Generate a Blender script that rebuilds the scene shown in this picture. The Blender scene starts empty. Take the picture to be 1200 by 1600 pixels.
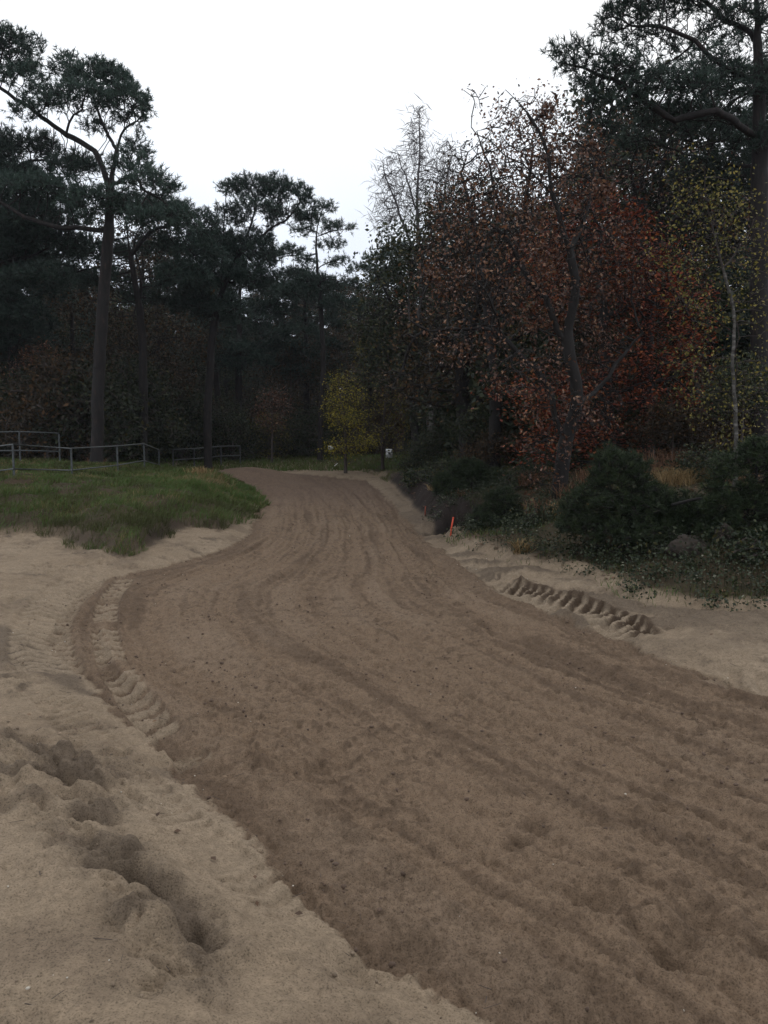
import bpy, math, time
import numpy as np
T0 = time.time()
rng = np.random.default_rng(7)
R = math.radians
S = bpy.context.scene
COL = S.collection

# ------------------------------------------------------------------ camera
HC, PITCH, FOC = 1.9, math.atan(135/1305), 1305.0
cam_d = bpy.data.cameras.new('camera')
cam = bpy.data.objects.new('camera', cam_d); COL.objects.link(cam)
cam.location = (0, 0, HC); cam.rotation_euler = (math.pi/2-PITCH, 0, 0)
cam_d.sensor_fit = 'VERTICAL'; cam_d.sensor_height = 24; cam_d.lens = 24*FOC/1600
cam_d.clip_start = .05; cam_d.clip_end = 1500
S.camera = cam

# ------------------------------------------------------------------ sky, sun, exposure
SUN_EL, SUN_AZ = 42, 25
w = bpy.data.worlds.new('World'); S.world = w; w.use_nodes = True
nt = w.node_tree; nt.nodes.clear()
def wn(t, **k):
    n = nt.nodes.new(t)
    for a, b in k.items(): setattr(n, a, b)
    return n
wo = wn('ShaderNodeOutputWorld'); bg = wn('ShaderNodeBackground'); bg.inputs['Strength'].default_value = .1
sky = wn('ShaderNodeTexSky', sky_type='NISHITA', sun_disc=False)
sky.sun_elevation = R(SUN_EL); sky.sun_rotation = R(SUN_AZ); sky.dust_density = 3; sky.air_density = 1.5
tc = wn('ShaderNodeTexCoord'); sx = wn('ShaderNodeSeparateXYZ'); nt.links.new(tc.outputs['Generated'], sx.inputs[0])
rp = wn('ShaderNodeValToRGB')                         # overcast: whiter overhead, a little bluer and dimmer low down
rp.color_ramp.elements[0].position = 0.0; rp.color_ramp.elements[0].color = (.60, .69, .85, 1)
rp.color_ramp.elements[1].position = .42; rp.color_ramp.elements[1].color = (.96, .98, 1, 1)
e = rp.color_ramp.elements.new(.16); e.color = (.79, .86, .97, 1)
nt.links.new(sx.outputs['Z'], rp.inputs[0])
nz = wn('ShaderNodeTexNoise'); nz.inputs['Scale'].default_value = 2.2; nz.inputs['Detail'].default_value = 4
nt.links.new(tc.outputs['Generated'], nz.inputs['Vector'])
mr = wn('ShaderNodeMapRange'); mr.inputs['From Min'].default_value = .3; mr.inputs['From Max'].default_value = .7
mr.inputs['To Min'].default_value = 11.0; mr.inputs['To Max'].default_value = 13.4
nt.links.new(nz.outputs[0], mr.inputs[0])
vm = wn('ShaderNodeVectorMath', operation='SCALE'); nt.links.new(rp.outputs[0], vm.inputs[0]); nt.links.new(mr.outputs[0], vm.inputs['Scale'])
mx = wn('ShaderNodeMix', data_type='RGBA'); mx.inputs[0].default_value = .93
nt.links.new(sky.outputs[0], mx.inputs[6]); nt.links.new(vm.outputs[0], mx.inputs[7])
nt.links.new(mx.outputs[2], bg.inputs['Color']); nt.links.new(bg.outputs[0], wo.inputs[0])
sun_d = bpy.data.lights.new('sun', 'SUN'); sun_d.energy = .5; sun_d.angle = R(50); sun_d.color = (1, .97, .92)
sun = bpy.data.objects.new('sun', sun_d); COL.objects.link(sun)
sun.rotation_euler = (R(90-SUN_EL), 0, R(180-SUN_AZ)); sun.location = (0, 0, 40)
S.view_settings.view_transform = 'Standard'; S.view_settings.look = 'None'
S.view_settings.exposure = 0; S.view_settings.gamma = 1
S.cycles.max_bounces = 5; S.cycles.diffuse_bounces = 3; S.cycles.glossy_bounces = 2
S.cycles.transmission_bounces = 3; S.cycles.transparent_max_bounces = 4

# ------------------------------------------------------------------ helpers: photo pixel -> world
CP, SP = math.cos(PITCH), math.sin(PITCH)
def ray(px, py):
    u, v = (px-600)/FOC, (800-py)/FOC
    return np.array([u, CP+v*SP, -SP+v*CP])
def at(px, py, d):
    r = ray(px, py); return np.array([0, 0, HC])+r*d/r[1]
def gr(px, py, z=0):
    r = ray(px, py); return (np.array([0, 0, HC])+r*(z-HC)/r[2])[:2]
TAB = np.random.default_rng(99).random(65536)*2-1
def vnoise(x, y, seed=0):
    xi = np.floor(x).astype(np.int64); yi = np.floor(y).astype(np.int64)
    fx = x-xi; fy = y-yi
    fx = fx*fx*fx*(fx*(fx*6-15)+10); fy = fy*fy*fy*(fy*(fy*6-15)+10)
    def h(a, b): return TAB[((a*73856093) ^ (b*19349663) ^ (seed*83492791)) & 65535]
    return (h(xi, yi)*(1-fx)+h(xi+1, yi)*fx)*(1-fy)+(h(xi, yi+1)*(1-fx)+h(xi+1, yi+1)*fx)*fy
def fbm(x, y, s, seed=0, o=3, gain=.5):
    t = 0; a = 1; n = 0
    ca, sa = .8, .6
    for i in range(o):
        t = t+a*vnoise(x/s, y/s, seed+i*7); n += a; a *= gain; s *= .5
        x, y = x*ca-y*sa, x*sa+y*ca
    return t/n
def ss(a, b, x):
    t = np.clip((x-a)/(b-a), 0, 1); return t*t*(3-2*t)
def seg_dist(x, y, pts, closed=False):
    """distance to a polyline, and the length along it of the nearest point, and the side"""
    pts = np.asarray(pts, float); n = len(pts)
    best = np.full(x.shape, 1e18); along = np.zeros(x.shape); side = np.zeros(x.shape); L = 0
    for i in range(n if closed else n-1):
        a, b = pts[i], pts[(i+1) % n]; d = b-a; l2 = d@d
        if l2 < 1e-12: continue
        t = np.clip(((x-a[0])*d[0]+(y-a[1])*d[1])/l2, 0, 1)
        ex = x-a[0]-t*d[0]; ey = y-a[1]-t*d[1]; q = ex*ex+ey*ey
        m = q < best; best = np.where(m, q, best); along = np.where(m, L+t*math.sqrt(l2), along)
        side = np.where(m, np.sign(d[0]*ey-d[1]*ex), side); L += math.sqrt(l2)
    return np.sqrt(best), along, side
def sdf(x, y, poly):
    d, _, _ = seg_dist(x, y, poly, True); ins = np.zeros(x.shape, bool); n = len(poly)
    for i in range(n):
        (x0, y0), (x1, y1) = poly[i], poly[(i+1) % n]
        if y0 == y1: continue
        c = ((y0 > y) != (y1 > y)) & (x < (x1-x0)*(y-y0)/(y1-y0)+x0); ins ^= c
    return np.where(ins, -d, d)
def smooth_line(pts, n=6):
    p = np.asarray(pts, float); P = np.vstack([2*p[0]-p[1], p, 2*p[-1]-p[-2]]); out = []
    for i in range(1, len(P)-2):
        for t in np.arange(n)/n:
            a, b, c, d = P[i-1], P[i], P[i+1], P[i+2]
            out.append(.5*((2*b)+(-a+c)*t+(2*a-5*b+4*c-d)*t*t+(-a+3*b-3*c+d)*t**3))
    out.append(p[-1]); return np.array(out)
def G(*pp): return [tuple(gr(*p)) for p in pp]

# ------------------------------------------------------------------ materials
def mat(name):
    m = bpy.data.materials.new(name); m.use_nodes = True; t = m.node_tree; t.nodes.clear()
    o = t.nodes.new('ShaderNodeOutputMaterial'); b = t.nodes.new('ShaderNodeBsdfPrincipled')
    t.links.new(b.outputs[0], o.inputs[0]); return m, t, b, o
def N(t, ty, **k):
    n = t.nodes.new(ty)
    for a, b in k.items(): setattr(n, a, b)
    return n
def noise_node(t, scale, detail=4, rough=.55, coord='Object'):
    c = N(t, 'ShaderNodeTexCoord'); n = N(t, 'ShaderNodeTexNoise'); n.inputs['Scale'].default_value = scale
    n.inputs['Detail'].default_value = detail; n.inputs['Roughness'].default_value = rough
    t.links.new(c.outputs[coord], n.inputs['Vector']); return n
def ramp(t, src, stops):
    r = N(t, 'ShaderNodeValToRGB'); el = r.color_ramp.elements
    el[0].position, el[0].color = stops[0][0], (*stops[0][1], 1); el[1].position, el[1].color = stops[-1][0], (*stops[-1][1], 1)
    for p, c in stops[1:-1]: e = el.new(p); e.color = (*c, 1)
    t.links.new(src, r.inputs[0]); return r
def leaf_mat(name, stops, trans=.25, rough=.6, spec=.3, objvar=.25):
    m, t, b, o = mat(name)
    a = N(t, 'ShaderNodeAttribute', attribute_name='rnd')
    r = ramp(t, a.outputs['Fac'], stops)
    oi = N(t, 'ShaderNodeObjectInfo'); mrn = N(t, 'ShaderNodeMapRange')
    mrn.inputs['To Min'].default_value = 1-objvar; mrn.inputs['To Max'].default_value = 1+objvar
    t.links.new(oi.outputs['Random'], mrn.inputs[0])
    v = N(t, 'ShaderNodeVectorMath', operation='SCALE'); t.links.new(r.outputs[0], v.inputs[0]); t.links.new(mrn.outputs[0], v.inputs['Scale'])
    b.inputs['Roughness'].default_value = rough; b.inputs['Specular IOR Level'].default_value = spec
    t.links.new(v.outputs[0], b.inputs['Base Color'])
    tr = N(t, 'ShaderNodeBsdfTranslucent'); t.links.new(v.outputs[0], tr.inputs[0])
    mxs = N(t, 'ShaderNodeMixShader'); mxs.inputs[0].default_value = trans
    t.links.new(b.outputs[0], mxs.inputs[1]); t.links.new(tr.outputs[0], mxs.inputs[2]); t.links.new(mxs.outputs[0], o.inputs[0])
    return m
def bark_mat(name, c1, c2, c3=None, scale=9, bump=.5, stretch=.25, thin_dark=False):
    m, t, b, o = mat(name)
    c = N(t, 'ShaderNodeTexCoord'); mp = N(t, 'ShaderNodeMapping'); mp.inputs['Scale'].default_value = (1, 1, stretch)
    t.links.new(c.outputs['Object'], mp.inputs[0])
    n = N(t, 'ShaderNodeTexNoise'); n.inputs['Scale'].default_value = scale; n.inputs['Detail'].default_value = 6; n.inputs['Roughness'].default_value = .65
    t.links.new(mp.outputs[0], n.inputs['Vector'])
    st = [(.3, c1), (.7, c2)] if c3 is None else [(.3, c1), (.55, c2), (.68, c3)]
    r = ramp(t, n.outputs[0], st); b.inputs['Roughness'].default_value = .9
    if thin_dark:                                      # birch: only the stem is white, the twigs are dark
        a = N(t, 'ShaderNodeAttribute', attribute_name='rnd'); k = N(t, 'ShaderNodeMix', data_type='RGBA'); k.inputs[6].default_value = (.035, .026, .024, 1)
        t.links.new(a.outputs['Fac'], k.inputs[0]); t.links.new(r.outputs[0], k.inputs[7]); t.links.new(k.outputs[2], b.inputs['Base Color'])
    else: t.links.new(r.outputs[0], b.inputs['Base Color'])
    bp = N(t, 'ShaderNodeBump'); bp.inputs['Strength'].default_value = bump; bp.inputs['Distance'].default_value = .04
    t.links.new(n.outputs[0], bp.inputs['Height']); t.links.new(bp.outputs[0], b.inputs['Normal']); return m
def plain(name, col, rough=.6, metal=0, nscale=30, var=.3):
    m, t, b, o = mat(name); n = noise_node(t, nscale)
    r = ramp(t, n.outputs[0], [(.3, tuple(c*(1-var) for c in col)), (.7, tuple(min(1, c*(1+var)) for c in col))])
    t.links.new(r.outputs[0], b.inputs['Base Color']); b.inputs['Roughness'].default_value = rough; b.inputs['Metallic'].default_value = metal
    return m
M = {}
M['pine_needles'] = leaf_mat('pine_needles', [(0, (0.0157, 0.0291, 0.0235)), (.5, (0.0325, 0.0582, 0.0459)), (1, (0.0582, 0.0896, 0.0672))], .12)
M['young_pine'] = leaf_mat('young_pine', [(0, (0.0126, 0.0218, 0.0103)), (.5, (0.0253, 0.0414, 0.0172)), (1, (0.0517, 0.0713, 0.0276))], .15)
M['oak_leaf'] = leaf_mat('oak_leaf', [(0, (0.0312, 0.0132, 0.0084)), (.4, (0.0840, 0.0312, 0.0156)), (.8, (0.1500, 0.0600, 0.0264)), (1, (0.2880, 0.1560, 0.0840))], .2, .4, .5)
M['dull_leaf'] = leaf_mat('dull_leaf', [(0, (.015, .013, .008)), (.5, (.034, .025, .014)), (.85, (.065, .038, .017)), (1, (.11, .055, .022))], .25)
M['beech_leaf'] = leaf_mat('beech_leaf', [(0, (0.0625, 0.0150, 0.0100)), (.5, (0.1688, 0.0350, 0.0187)), (.85, (0.2500, 0.0700, 0.0287)), (1, (0.3500, 0.1125, 0.0375))], .3)
M['yellow_leaf'] = leaf_mat('yellow_leaf', [(0, (0.0750, 0.0780, 0.0150)), (.5, (0.1950, 0.1725, 0.0270)), (1, (0.3750, 0.3000, 0.0375))], .35)
M['green_leaf'] = leaf_mat('green_leaf', [(0, (.013, .020, .012)), (.5, (.026, .037, .019)), (.9, (.050, .058, .026)), (1, (.10, .08, .025))], .25)
M['birch_leaf'] = leaf_mat('birch_leaf', [(0, (0.0480, 0.0504, 0.0192)), (.5, (0.1020, 0.0960, 0.0264)), (1, (0.2400, 0.1920, 0.0480))], .35)
M['grey_leaf'] = leaf_mat('grey_leaf', [(0, (.050, .045, .045)), (.5, (.085, .075, .075)), (1, (.13, .11, .11))], .3)
M['grass'] = leaf_mat('grass', [(0, (0.0456, 0.0480, 0.0192)), (.3, (0.0840, 0.0960, 0.0312)), (.5, (0.0720, 0.1500, 0.0360)), (.62, (0.1320, 0.1260, 0.0504)), (1, (0.3360, 0.2400, 0.1320))], .3, .6, .2, 0)
M['dry_grass'] = leaf_mat('dry_grass', [(0, (.13, .085, .038)), (.5, (.27, .18, .085)), (1, (.42, .31, .16))], .3, .6, .2, .1)
M['reed'] = leaf_mat('reed', [(0, (.10, .055, .035)), (.5, (.17, .09, .055)), (1, (.26, .15, .09))], .3, .6, .2, .1)
M['herb'] = leaf_mat('herb', [(0, (0.0132, 0.0198, 0.0099)), (.5, (0.0264, 0.0374, 0.0176)), (.93, (0.0528, 0.0682, 0.0330)), (1, (0.2200, 0.2200, 0.1650))], .25, .5, .3, .1)
M['litter'] = leaf_mat('litter', [(0, (.035, .020, .012)), (.5, (.085, .045, .024)), (.9, (.15, .085, .045)), (1, (.34, .25, .17))], .1, .6, .3, 0)
M['pine_bark'] = bark_mat('pine_bark', (.005, .004, .004), (.012, .009, .009), (.034, .021, .017))
M['oak_bark'] = bark_mat('oak_bark', (.005, .004, .004), (.014, .011, .010))
M['birch_bark'] = bark_mat('birch_bark', (.02, .018, .017), (.085, .08, .072), (.19, .18, .17), 6, .3, 3, True)
M['twig_bark'] = bark_mat('twig_bark', (.030, .022, .020), (.075, .058, .050))
M['grey_twig'] = bark_mat('grey_twig', (.06, .055, .06), (.13, .12, .125))
M['steel'] = plain('steel', (.08, .088, .092), .6, .3, 14, .3)
M['dark_steel'] = plain('dark_steel', (.07, .075, .08), .6, .3, 14, .3)
M['orange'] = plain('orange', (.62, .075, .03), .55, 0, 20, .15)
M['white'] = plain('white', (.72, .73, .74), .5, 0, 20, .08)
M['black'] = plain('black', (.02, .02, .02), .6, 0, 20, .1)
M['stone'] = plain('stone', (.024, .017, .012), .95, 0, 12, .5)
M['faded_orange'] = plain('faded_orange', (.22, .05, .025), .6, 0, 20, .2)
M['sand_lump'] = plain('sand_lump', (.16, .12, .085), 1, 0, 8, .45)
M['pebble'] = plain('pebble', (.42, .38, .32), .7, 0, 3, .4)
M['clod'] = plain('clod', (.085, .056, .040), 1, 0, 8, .35)

def ground_mat():
    m, t, b, o = mat('ground_surface')
    a = N(t, 'ShaderNodeAttribute', attribute_name='soil')
    geo = N(t, 'ShaderNodeNewGeometry')
    def nz(s, d=5, r=.6):
        n = N(t, 'ShaderNodeTexNoise'); n.inputs['Scale'].default_value = s; n.inputs['Detail'].default_value = d; n.inputs['Roughness'].default_value = r
        t.links.new(geo.outputs['Position'], n.inputs['Vector']); return n
    n1, n2, n3 = nz(38), nz(9), nz(140, 2)
    r1 = ramp(t, n1.outputs[0], [(.3, (.78,)*3), (.5, (1,)*3), (.72, (1.14,)*3)])
    r2 = ramp(t, n2.outputs[0], [(.3, (.86,)*3), (.7, (1.1,)*3)])
    r3 = ramp(t, n3.outputs[0], [(.33, (.55,)*3), (.46, (.98,)*3), (.74, (1.15,)*3)])
    cur = a.outputs['Color']
    for r in (r1, r2, r3):
        k = N(t, 'ShaderNodeVectorMath', operation='MULTIPLY'); t.links.new(cur, k.inputs[0]); t.links.new(r.outputs[0], k.inputs[1]); cur = k.outputs[0]
    t.links.new(cur, b.inputs['Base Color']); b.inputs['Roughness'].default_value = .95; b.inputs['Specular IOR Level'].default_value = .15
    ad = N(t, 'ShaderNodeMath', operation='ADD'); t.links.new(n1.outputs[0], ad.inputs[0]); t.links.new(n3.outputs[0], ad.inputs[1])
    bp = N(t, 'ShaderNodeBump'); bp.inputs['Strength'].default_value = .55; bp.inputs['Distance'].default_value = .012
    t.links.new(ad.outputs[0], bp.inputs['Height']); t.links.new(bp.outputs[0], b.inputs['Normal']); return m
M['ground'] = ground_mat()

# ------------------------------------------------------------------ mesh + object helpers
def mesh(name, V, F, m, rnd=None, smooth=True):
    V = np.asarray(V, np.float32); me = bpy.data.meshes.new(name)
    Fs = F if isinstance(F, list) else [F]
    Fs = [np.asarray(f, np.int32) for f in Fs if len(f)]
    loops = np.concatenate([f.ravel() for f in Fs]); cnt = np.concatenate([np.full(len(f), f.shape[1], np.int32) for f in Fs])
    me.vertices.add(len(V)); me.vertices.foreach_set('co', V.ravel())
    me.loops.add(len(loops)); me.loops.foreach_set('vertex_index', loops)
    me.polygons.add(len(cnt)); me.polygons.foreach_set('loop_start', np.concatenate([[0], np.cumsum(cnt)[:-1]]).astype(np.int32))
    me.update(calc_edges=True)
    if smooth: me.polygons.foreach_set('use_smooth', np.ones(len(cnt), bool))
    if rnd is not None:
        at_ = me.attributes.new('rnd', 'FLOAT', 'POINT'); at_.data.foreach_set('value', np.asarray(rnd, np.float32))
    me.materials.append(m); return me
def obj(name, me, parent=None, loc=None):
    o = bpy.data.objects.new(name, me); COL.objects.link(o)
    if parent is not None: o.parent = parent
    if loc is not None: o.location = loc
    return o
def tag(o, label=None, cat=None, group=None, kind=None):
    if label: o['label'] = label
    if cat: o['category'] = cat
    if group: o['group'] = group
    if kind: o['kind'] = kind
    return o
def empty(name, loc, label, cat, group=None):
    o = bpy.data.objects.new(name, None); COL.objects.link(o); o.location = loc; o.empty_display_size = .3
    return tag(o, label, cat, group)
def dup(root, loc, rz=0, s=1.0, sz=None, label=None, group=None):
    r = root.copy(); COL.objects.link(r); r.location = loc; r.rotation_euler = (0, 0, rz); r.scale = (s, s, sz or s)
    if label: r['label'] = label
    if group: r['group'] = group
    for ch in list(root.children):
        c = ch.copy(); COL.objects.link(c); c.parent = r
    return r
def nrm(v): return v/(np.linalg.norm(v, axis=-1, keepdims=True)+1e-12)
def tubes(A, B, ra, rb, da, db, sides):
    """open tapered tubes from A to B; da/db directions at the ends"""
    n = len(A); ref = np.array([.31, .84, .12]); ang = np.arange(sides)*2*math.pi/sides
    out = []
    for P, r, d in ((A, ra, da), (B, rb, db)):
        u = nrm(np.cross(d, ref)); v = np.cross(d, u)
        out.append(P[:, None]+r[:, None, None]*(u[:, None]*np.cos(ang)[None, :, None]+v[:, None]*np.sin(ang)[None, :, None]))
    V = np.concatenate(out, 1).reshape(-1, 3); base = (np.arange(n)*2*sides)[:, None]
    i = np.arange(sides); j = (i+1) % sides
    F = np.stack([base+i, base+j, base+sides+j, base+sides+i], -1).reshape(-1, 4)
    return V, F
def join(parts):
    V = []; F = []; o = 0
    for v, f in parts:
        V.append(v); F.append(np.asarray(f)+o); o += len(v)
    by = {}
    for f in F:
        if len(f): by.setdefault(f.shape[1], []).append(f)
    return np.concatenate(V), [np.concatenate(x) for x in by.values()]
def pipe(pts, r, sides=8):
    p = np.asarray(pts, float); d = nrm(np.gradient(p, axis=0)); r = np.broadcast_to(r, (len(p),)).astype(float)
    V, F = tubes(p[:-1], p[1:], r[:-1], r[1:], d[:-1], d[1:], sides)
    # end caps
    k = len(V); caps = [list(range(sides))[::-1], [k-sides+i for i in range(sides)]]
    return V, [F, np.array(caps)]
def box(c, s):
    x, y, z = np.asarray(s)/2; V = np.array([(a*x, b*y, d*z) for a in (-1, 1) for b in (-1, 1) for d in (-1, 1)])+np.asarray(c)
    return V, np.array([(0, 1, 3, 2), (4, 6, 7, 5), (0, 4, 5, 1), (2, 3, 7, 6), (0, 2, 6, 4), (1, 5, 7, 3)])

# ------------------------------------------------------------------ ground
TRACK_L = [(6.5, -4), (2.6, -.6), (1.2, 1.2)] + G((775, 1600), (600, 1500), (400, 1330), (250, 1180), (158, 1098), (108, 1050), (84, 1000), (98, 955), (150, 912), (250, 886), (340, 862), (385, 835), (402, 800), (404, 775), (388, 760))
TRACK_R = G((572, 752), (592, 768), (615, 790), (650, 830), (720, 885), (850, 955), (1000, 1015), (1200, 1085)) + [(4.1, 3.4), (8.5, -4)]
TRACK = [tuple(p) for p in smooth_line(TRACK_L, 4)] + [(-7.5, 31), (-6, 34)] + [tuple(p) for p in smooth_line(TRACK_R, 4)]
GRASS_L = [(-60, 10), (-18, 11.5)] + G((-120, 850), (0, 843), (60, 846), (110, 853), (150, 872), (185, 880), (215, 872), (245, 850), (290, 834), (345, 836), (378, 822), (398, 800), (402, 776), (386, 761)) + [(-9, 33), (-12, 60), (-90, 60)]
VEG_R = G((582, 745), (608, 760), (632, 786), (655, 812), (700, 850), (740, 872), (820, 893), (900, 917), (960, 948), (1040, 967), (1120, 975), (1250, 972), (1420, 1010)) + [(30, 2), (90, 30), (10, 90), (-3, 40)]
LUMPS = G((-60, 1165), (60, 1172), (135, 1182), (165, 1230), (200, 1330), (290, 1440), (350, 1500), (360, 1640), (230, 1640), (185, 1560), (150, 1450), (95, 1395), (0, 1345), (-60, 1330))
CREV = smooth_line(G((150, 1412), (200, 1418), (250, 1440), (300, 1475), (320, 1520)), 4)
BROWN1 = G((-60, 990), (10, 985), (60, 1010), (110, 1045), (160, 1090), (100, 1085), (40, 1062), (-20, 1040))
PATCH2 = G((-30, 1180), (60, 1170), (130, 1185), (150, 1215), (110, 1245), (40, 1225), (-30, 1210))
LUGS = [  # centre line, half width, pitch, depth, skew, colour (-1 stays, 0 brown, 1 pale)
    (smooth_line(G((770, 914), (840, 938), (905, 958), (950, 974), (995, 1002))), .23, .165, .075, .5),
    (smooth_line(G((138, 903), (98, 938), (70, 975), (64, 1015), (84, 1066))), .26, .17, .045, -.5),
    (smooth_line(G((198, 900), (172, 935), (164, 975), (174, 1030), (212, 1092), (256, 1142), (315, 1195))), .12, .21, .038, .3),
    (smooth_line(G((70, 1085), (170, 1195), (272, 1292), (385, 1378), (500, 1452))), .14, .115, .026, .4),
    (smooth_line(G((1085, 1052), (1150, 1068), (1230, 1085))), .22, .22, .03, .5)]
PIT = gr(708, 838)
def macro(x, y):
    """large shapes of the ground, returns height and masks"""
    wx = x+.10*fbm(x, y, .9, 3)+.03*fbm(x, y, .2, 4); wy = y+.10*fbm(x, y, .9, 5)+.03*fbm(x, y, .2, 6)
    dT = sdf(wx, wy, TRACK); dG = sdf(wx+.15*fbm(x, y, .7, 11), wy+.25*fbm(x, y, .8, 12), GRASS_L); dV = sdf(wx, wy+.12*fbm(x, y, .6, 13), VEG_R)
    _, _, side = seg_dist(x, y, smooth_line(TRACK_L, 4)); left = side < 0
    z = .05*ss(0, .3, dT)+.05*ss(.1, 1.2, dT)
    z = z+np.where(dT > 0, .05*fbm(x, y, 1.6, 21)*ss(0, .6, dT), 0)
    # sand heaped up on the near left where the photographer stands
    z = z+.10*ss(.1, 1.0, dT)*ss(6.5, 3.5, y)*ss(1.5, -.5, x)
    # grassy bank on the left, higher to the back
    gs = gr(235, 855); gsc = np.exp(-(((x-gs[0])/2.2)**2+((y-gs[1])/2.5)**2))
    z = z+((.07+.15*gsc)*ss(-.02, .16, -dG)+.28*ss(0, 1.5, -dG)+.20*ss(1, 5, -dG)+.11*fbm(x, y, .9, 22, 3)*ss(0, .5, -dG))
    # bank under the bushes on the right; steep peat face further off
    far = ss(13, 19, y)
    low = 1-.80*ss(24, 33, y)
    z = z+low*(.10+.30*far)*ss(0, .25+.2*far, -dV)+low*(.75-.25*far)*ss(.2, 3.2, -dV)+.06*fbm(x, y, 1.2, 23)*ss(0, .6, -dV)
    # hollow under the bank by the orange stake
    q = ((x-PIT[0]-.55)/1.0)**2+((y-PIT[1]-.75)/.75)**2
    z = z-.62*np.exp(-q*q*1.2)
    # spoil heap and lip where the track bends away
    for px, py, h, s in ((412, 752, .22, 1.3), (368, 750, .22, 1.3), (520, 750, .06, 1.2), (340, 752, .12, 1.2)):
        c = gr(px, py); z = z+h*np.exp(-(((x-c[0])/s)**2+((y-c[1]-1.2)/1.6)**2))
    z = z+.10*ss(34, 45, y)+.012*np.maximum(y-42, 0)+np.clip(np.hypot(x, y)-110, 0, 150)*.06
    return z, dT, dG, dV, left
def zg(x, y):
    z = macro(np.atleast_1d(np.float64(x)), np.atleast_1d(np.float64(y)))[0]; return float(z[0])

def build_ground():
    a = np.concatenate([np.linspace(-180, -62, 60)[:-1], np.linspace(-62, -30, 130)[:-1], np.linspace(-30, 30, 760), np.linspace(30, 62, 130)[1:], np.linspace(62, 180, 60)[1:]])
    r = [.03]
    while r[-1] < 260:
        d = r[-1]; k = .12 if d < .4 else .02 if d < 1.6 else .0032 if d < 9 else .0045 if d < 14 else .006 if d < 20 else .012 if d < 40 else .05
        r.append(d*(1+k))
    r = np.array(r); A, Rr = np.meshgrid(np.radians(a), r)
    x = (np.sin(A)*Rr); y = (np.cos(A)*Rr); shp = x.shape; x = x.ravel(); y = y.ravel()
    z, dT, dG, dV, left = macro(x, y)
    near = Rr.ravel() < 45
    tm = ss(.025, -.025, dT+.07*fbm(x, y, .14, 31)+.03*fbm(x, y, .04, 32)); fade = ss(40, 14, Rr.ravel())
    dc, _, _ = seg_dist(x, y, smooth_line(TRACK_L, 4)); dr, _, _ = seg_dist(x, y, smooth_line(TRACK_R, 4))
    u = dc/(dc+dr+1e-6)*4.6+.10*fbm(x, y, 1.2, 37)+.02*fbm(x, y, .25, 38)         # metres across the track, following both edges
    # --- harrowed track: grooves that follow the edge, crumbs and clods
    gro = vnoise(u/.13, y/2.5, 40)*.021+vnoise(u/.055, y/1.2, 41)*.016+vnoise(u/.45, y/6, 42)*.016
    cl = fbm(x, y, .30, 43)*.020+np.abs(fbm(x, y, .10, 45, 3, .8))*.036+np.abs(fbm(x, y, .045, 47, 3, .8))*.024-ss(.25, .7, vnoise(x/.07, y/.06, 48))*.018*ss(-.3, .5, vnoise(x/.9, y/1.3, 46))
    z = z+tm*fade*(gro+cl-.02)
    pits = ss(.35, .75, vnoise(x/.28, y/.28, 49))*ss(-.1, .5, vnoise(x/1.1, y/1.1, 50))*ss(7, 4, y)
    z = z-tm*pits*.06
    holes = [(1040, 1262, .075, .06), (838, 1290, .07, .05), (805, 1315, .06, .04), (925, 1405, .10, .07), (1095, 1445, .11, .06), (1050, 1480, .12, .06), (985, 1275, .09, .035), (640, 1480, .10, .05), (560, 1520, .12, .05)]
    hm = 0
    for px, py, rr, dp in holes:
        c = gr(px, py); q = np.hypot((x-c[0]), (y-c[1])*.9)/rr; z = z-dp*np.exp(-q**2.0*1.6)+dp*.35*np.exp(-((q-1.5)/.4)**2); hm = hm+np.exp(-q*q)
    # --- loose sand beside the track
    sm = (1-tm)*ss(.1, -.02, -dG)*ss(.1, -.02, -dV)
    z = z+sm*fade*(fbm(x, y, .5, 51, 4)*.028+np.abs(fbm(x, y, .15, 53))*.018+fbm(x, y, .045, 54, 2)*.006*(1+ss(0, .5, vnoise(x/.7, y/.7, 52)))-ss(.3, .7, vnoise(x/.13, y/.11, 62))*ss(0, .5, vnoise(x/1.1, y/1.1, 63))*.030)
    dl = sdf(x+.04*fbm(x, y, .2, 55), y+.04*fbm(x, y, .2, 56), LUMPS); lm = ss(.08, -.10, dl)
    cell = vnoise(x/.13, y/.10, 57)
    z = z+lm*(-.05+np.abs(cell)*.075+fbm(x, y, .30, 58)*.07+np.abs(fbm(x, y, .13, 59, 4, .6))*.060-ss(.2, .8, vnoise(x/.12, y/.10, 60))*.035)
    cx = x+.07*fbm(x, y, .22, 64)+.02*fbm(x, y, .06, 65); cy = y+.07*fbm(x, y, .22, 66)+.02*fbm(x, y, .06, 67); d, _, _ = seg_dist(cx, cy, CREV); cw = .6+.6*vnoise(x/.25, y/.25, 68); z = z-.085*cw*np.exp(-(d/.055)**2)+.03*np.exp(-((d-.13)/.06)**2)
    for px, py, rr, dp in ((98, 1300, .07, .08), (60, 1325, .06, .05), (130, 1335, .06, .06), (200, 1270, .08, .04), (275, 1565, .08, .06), (215, 1515, .07, -.05), (50, 1235, .08, .03), (180, 1285, .07, -.03), (240, 1400, .09, -.035), (160, 1310, .08, -.03)):
        c = gr(px, py); z = z-dp*np.exp(-(((x-c[0])/rr)**2+((y-c[1])/rr/.8)**2))
    d0 = d
    # upper left: churned streaks
    um = sm*ss(6, 8, y)*(left)*ss(20, 16, y); st = vnoise((x*.5+y)/.28, (x-y*.3)/1.4, 61)
    z = z+um*(st*.05+np.abs(fbm(x, y, .2, 69))*.05-.02)
    # --- tyre lugs
    lug_c = np.zeros(x.shape); lug_b = np.zeros(x.shape)
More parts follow.
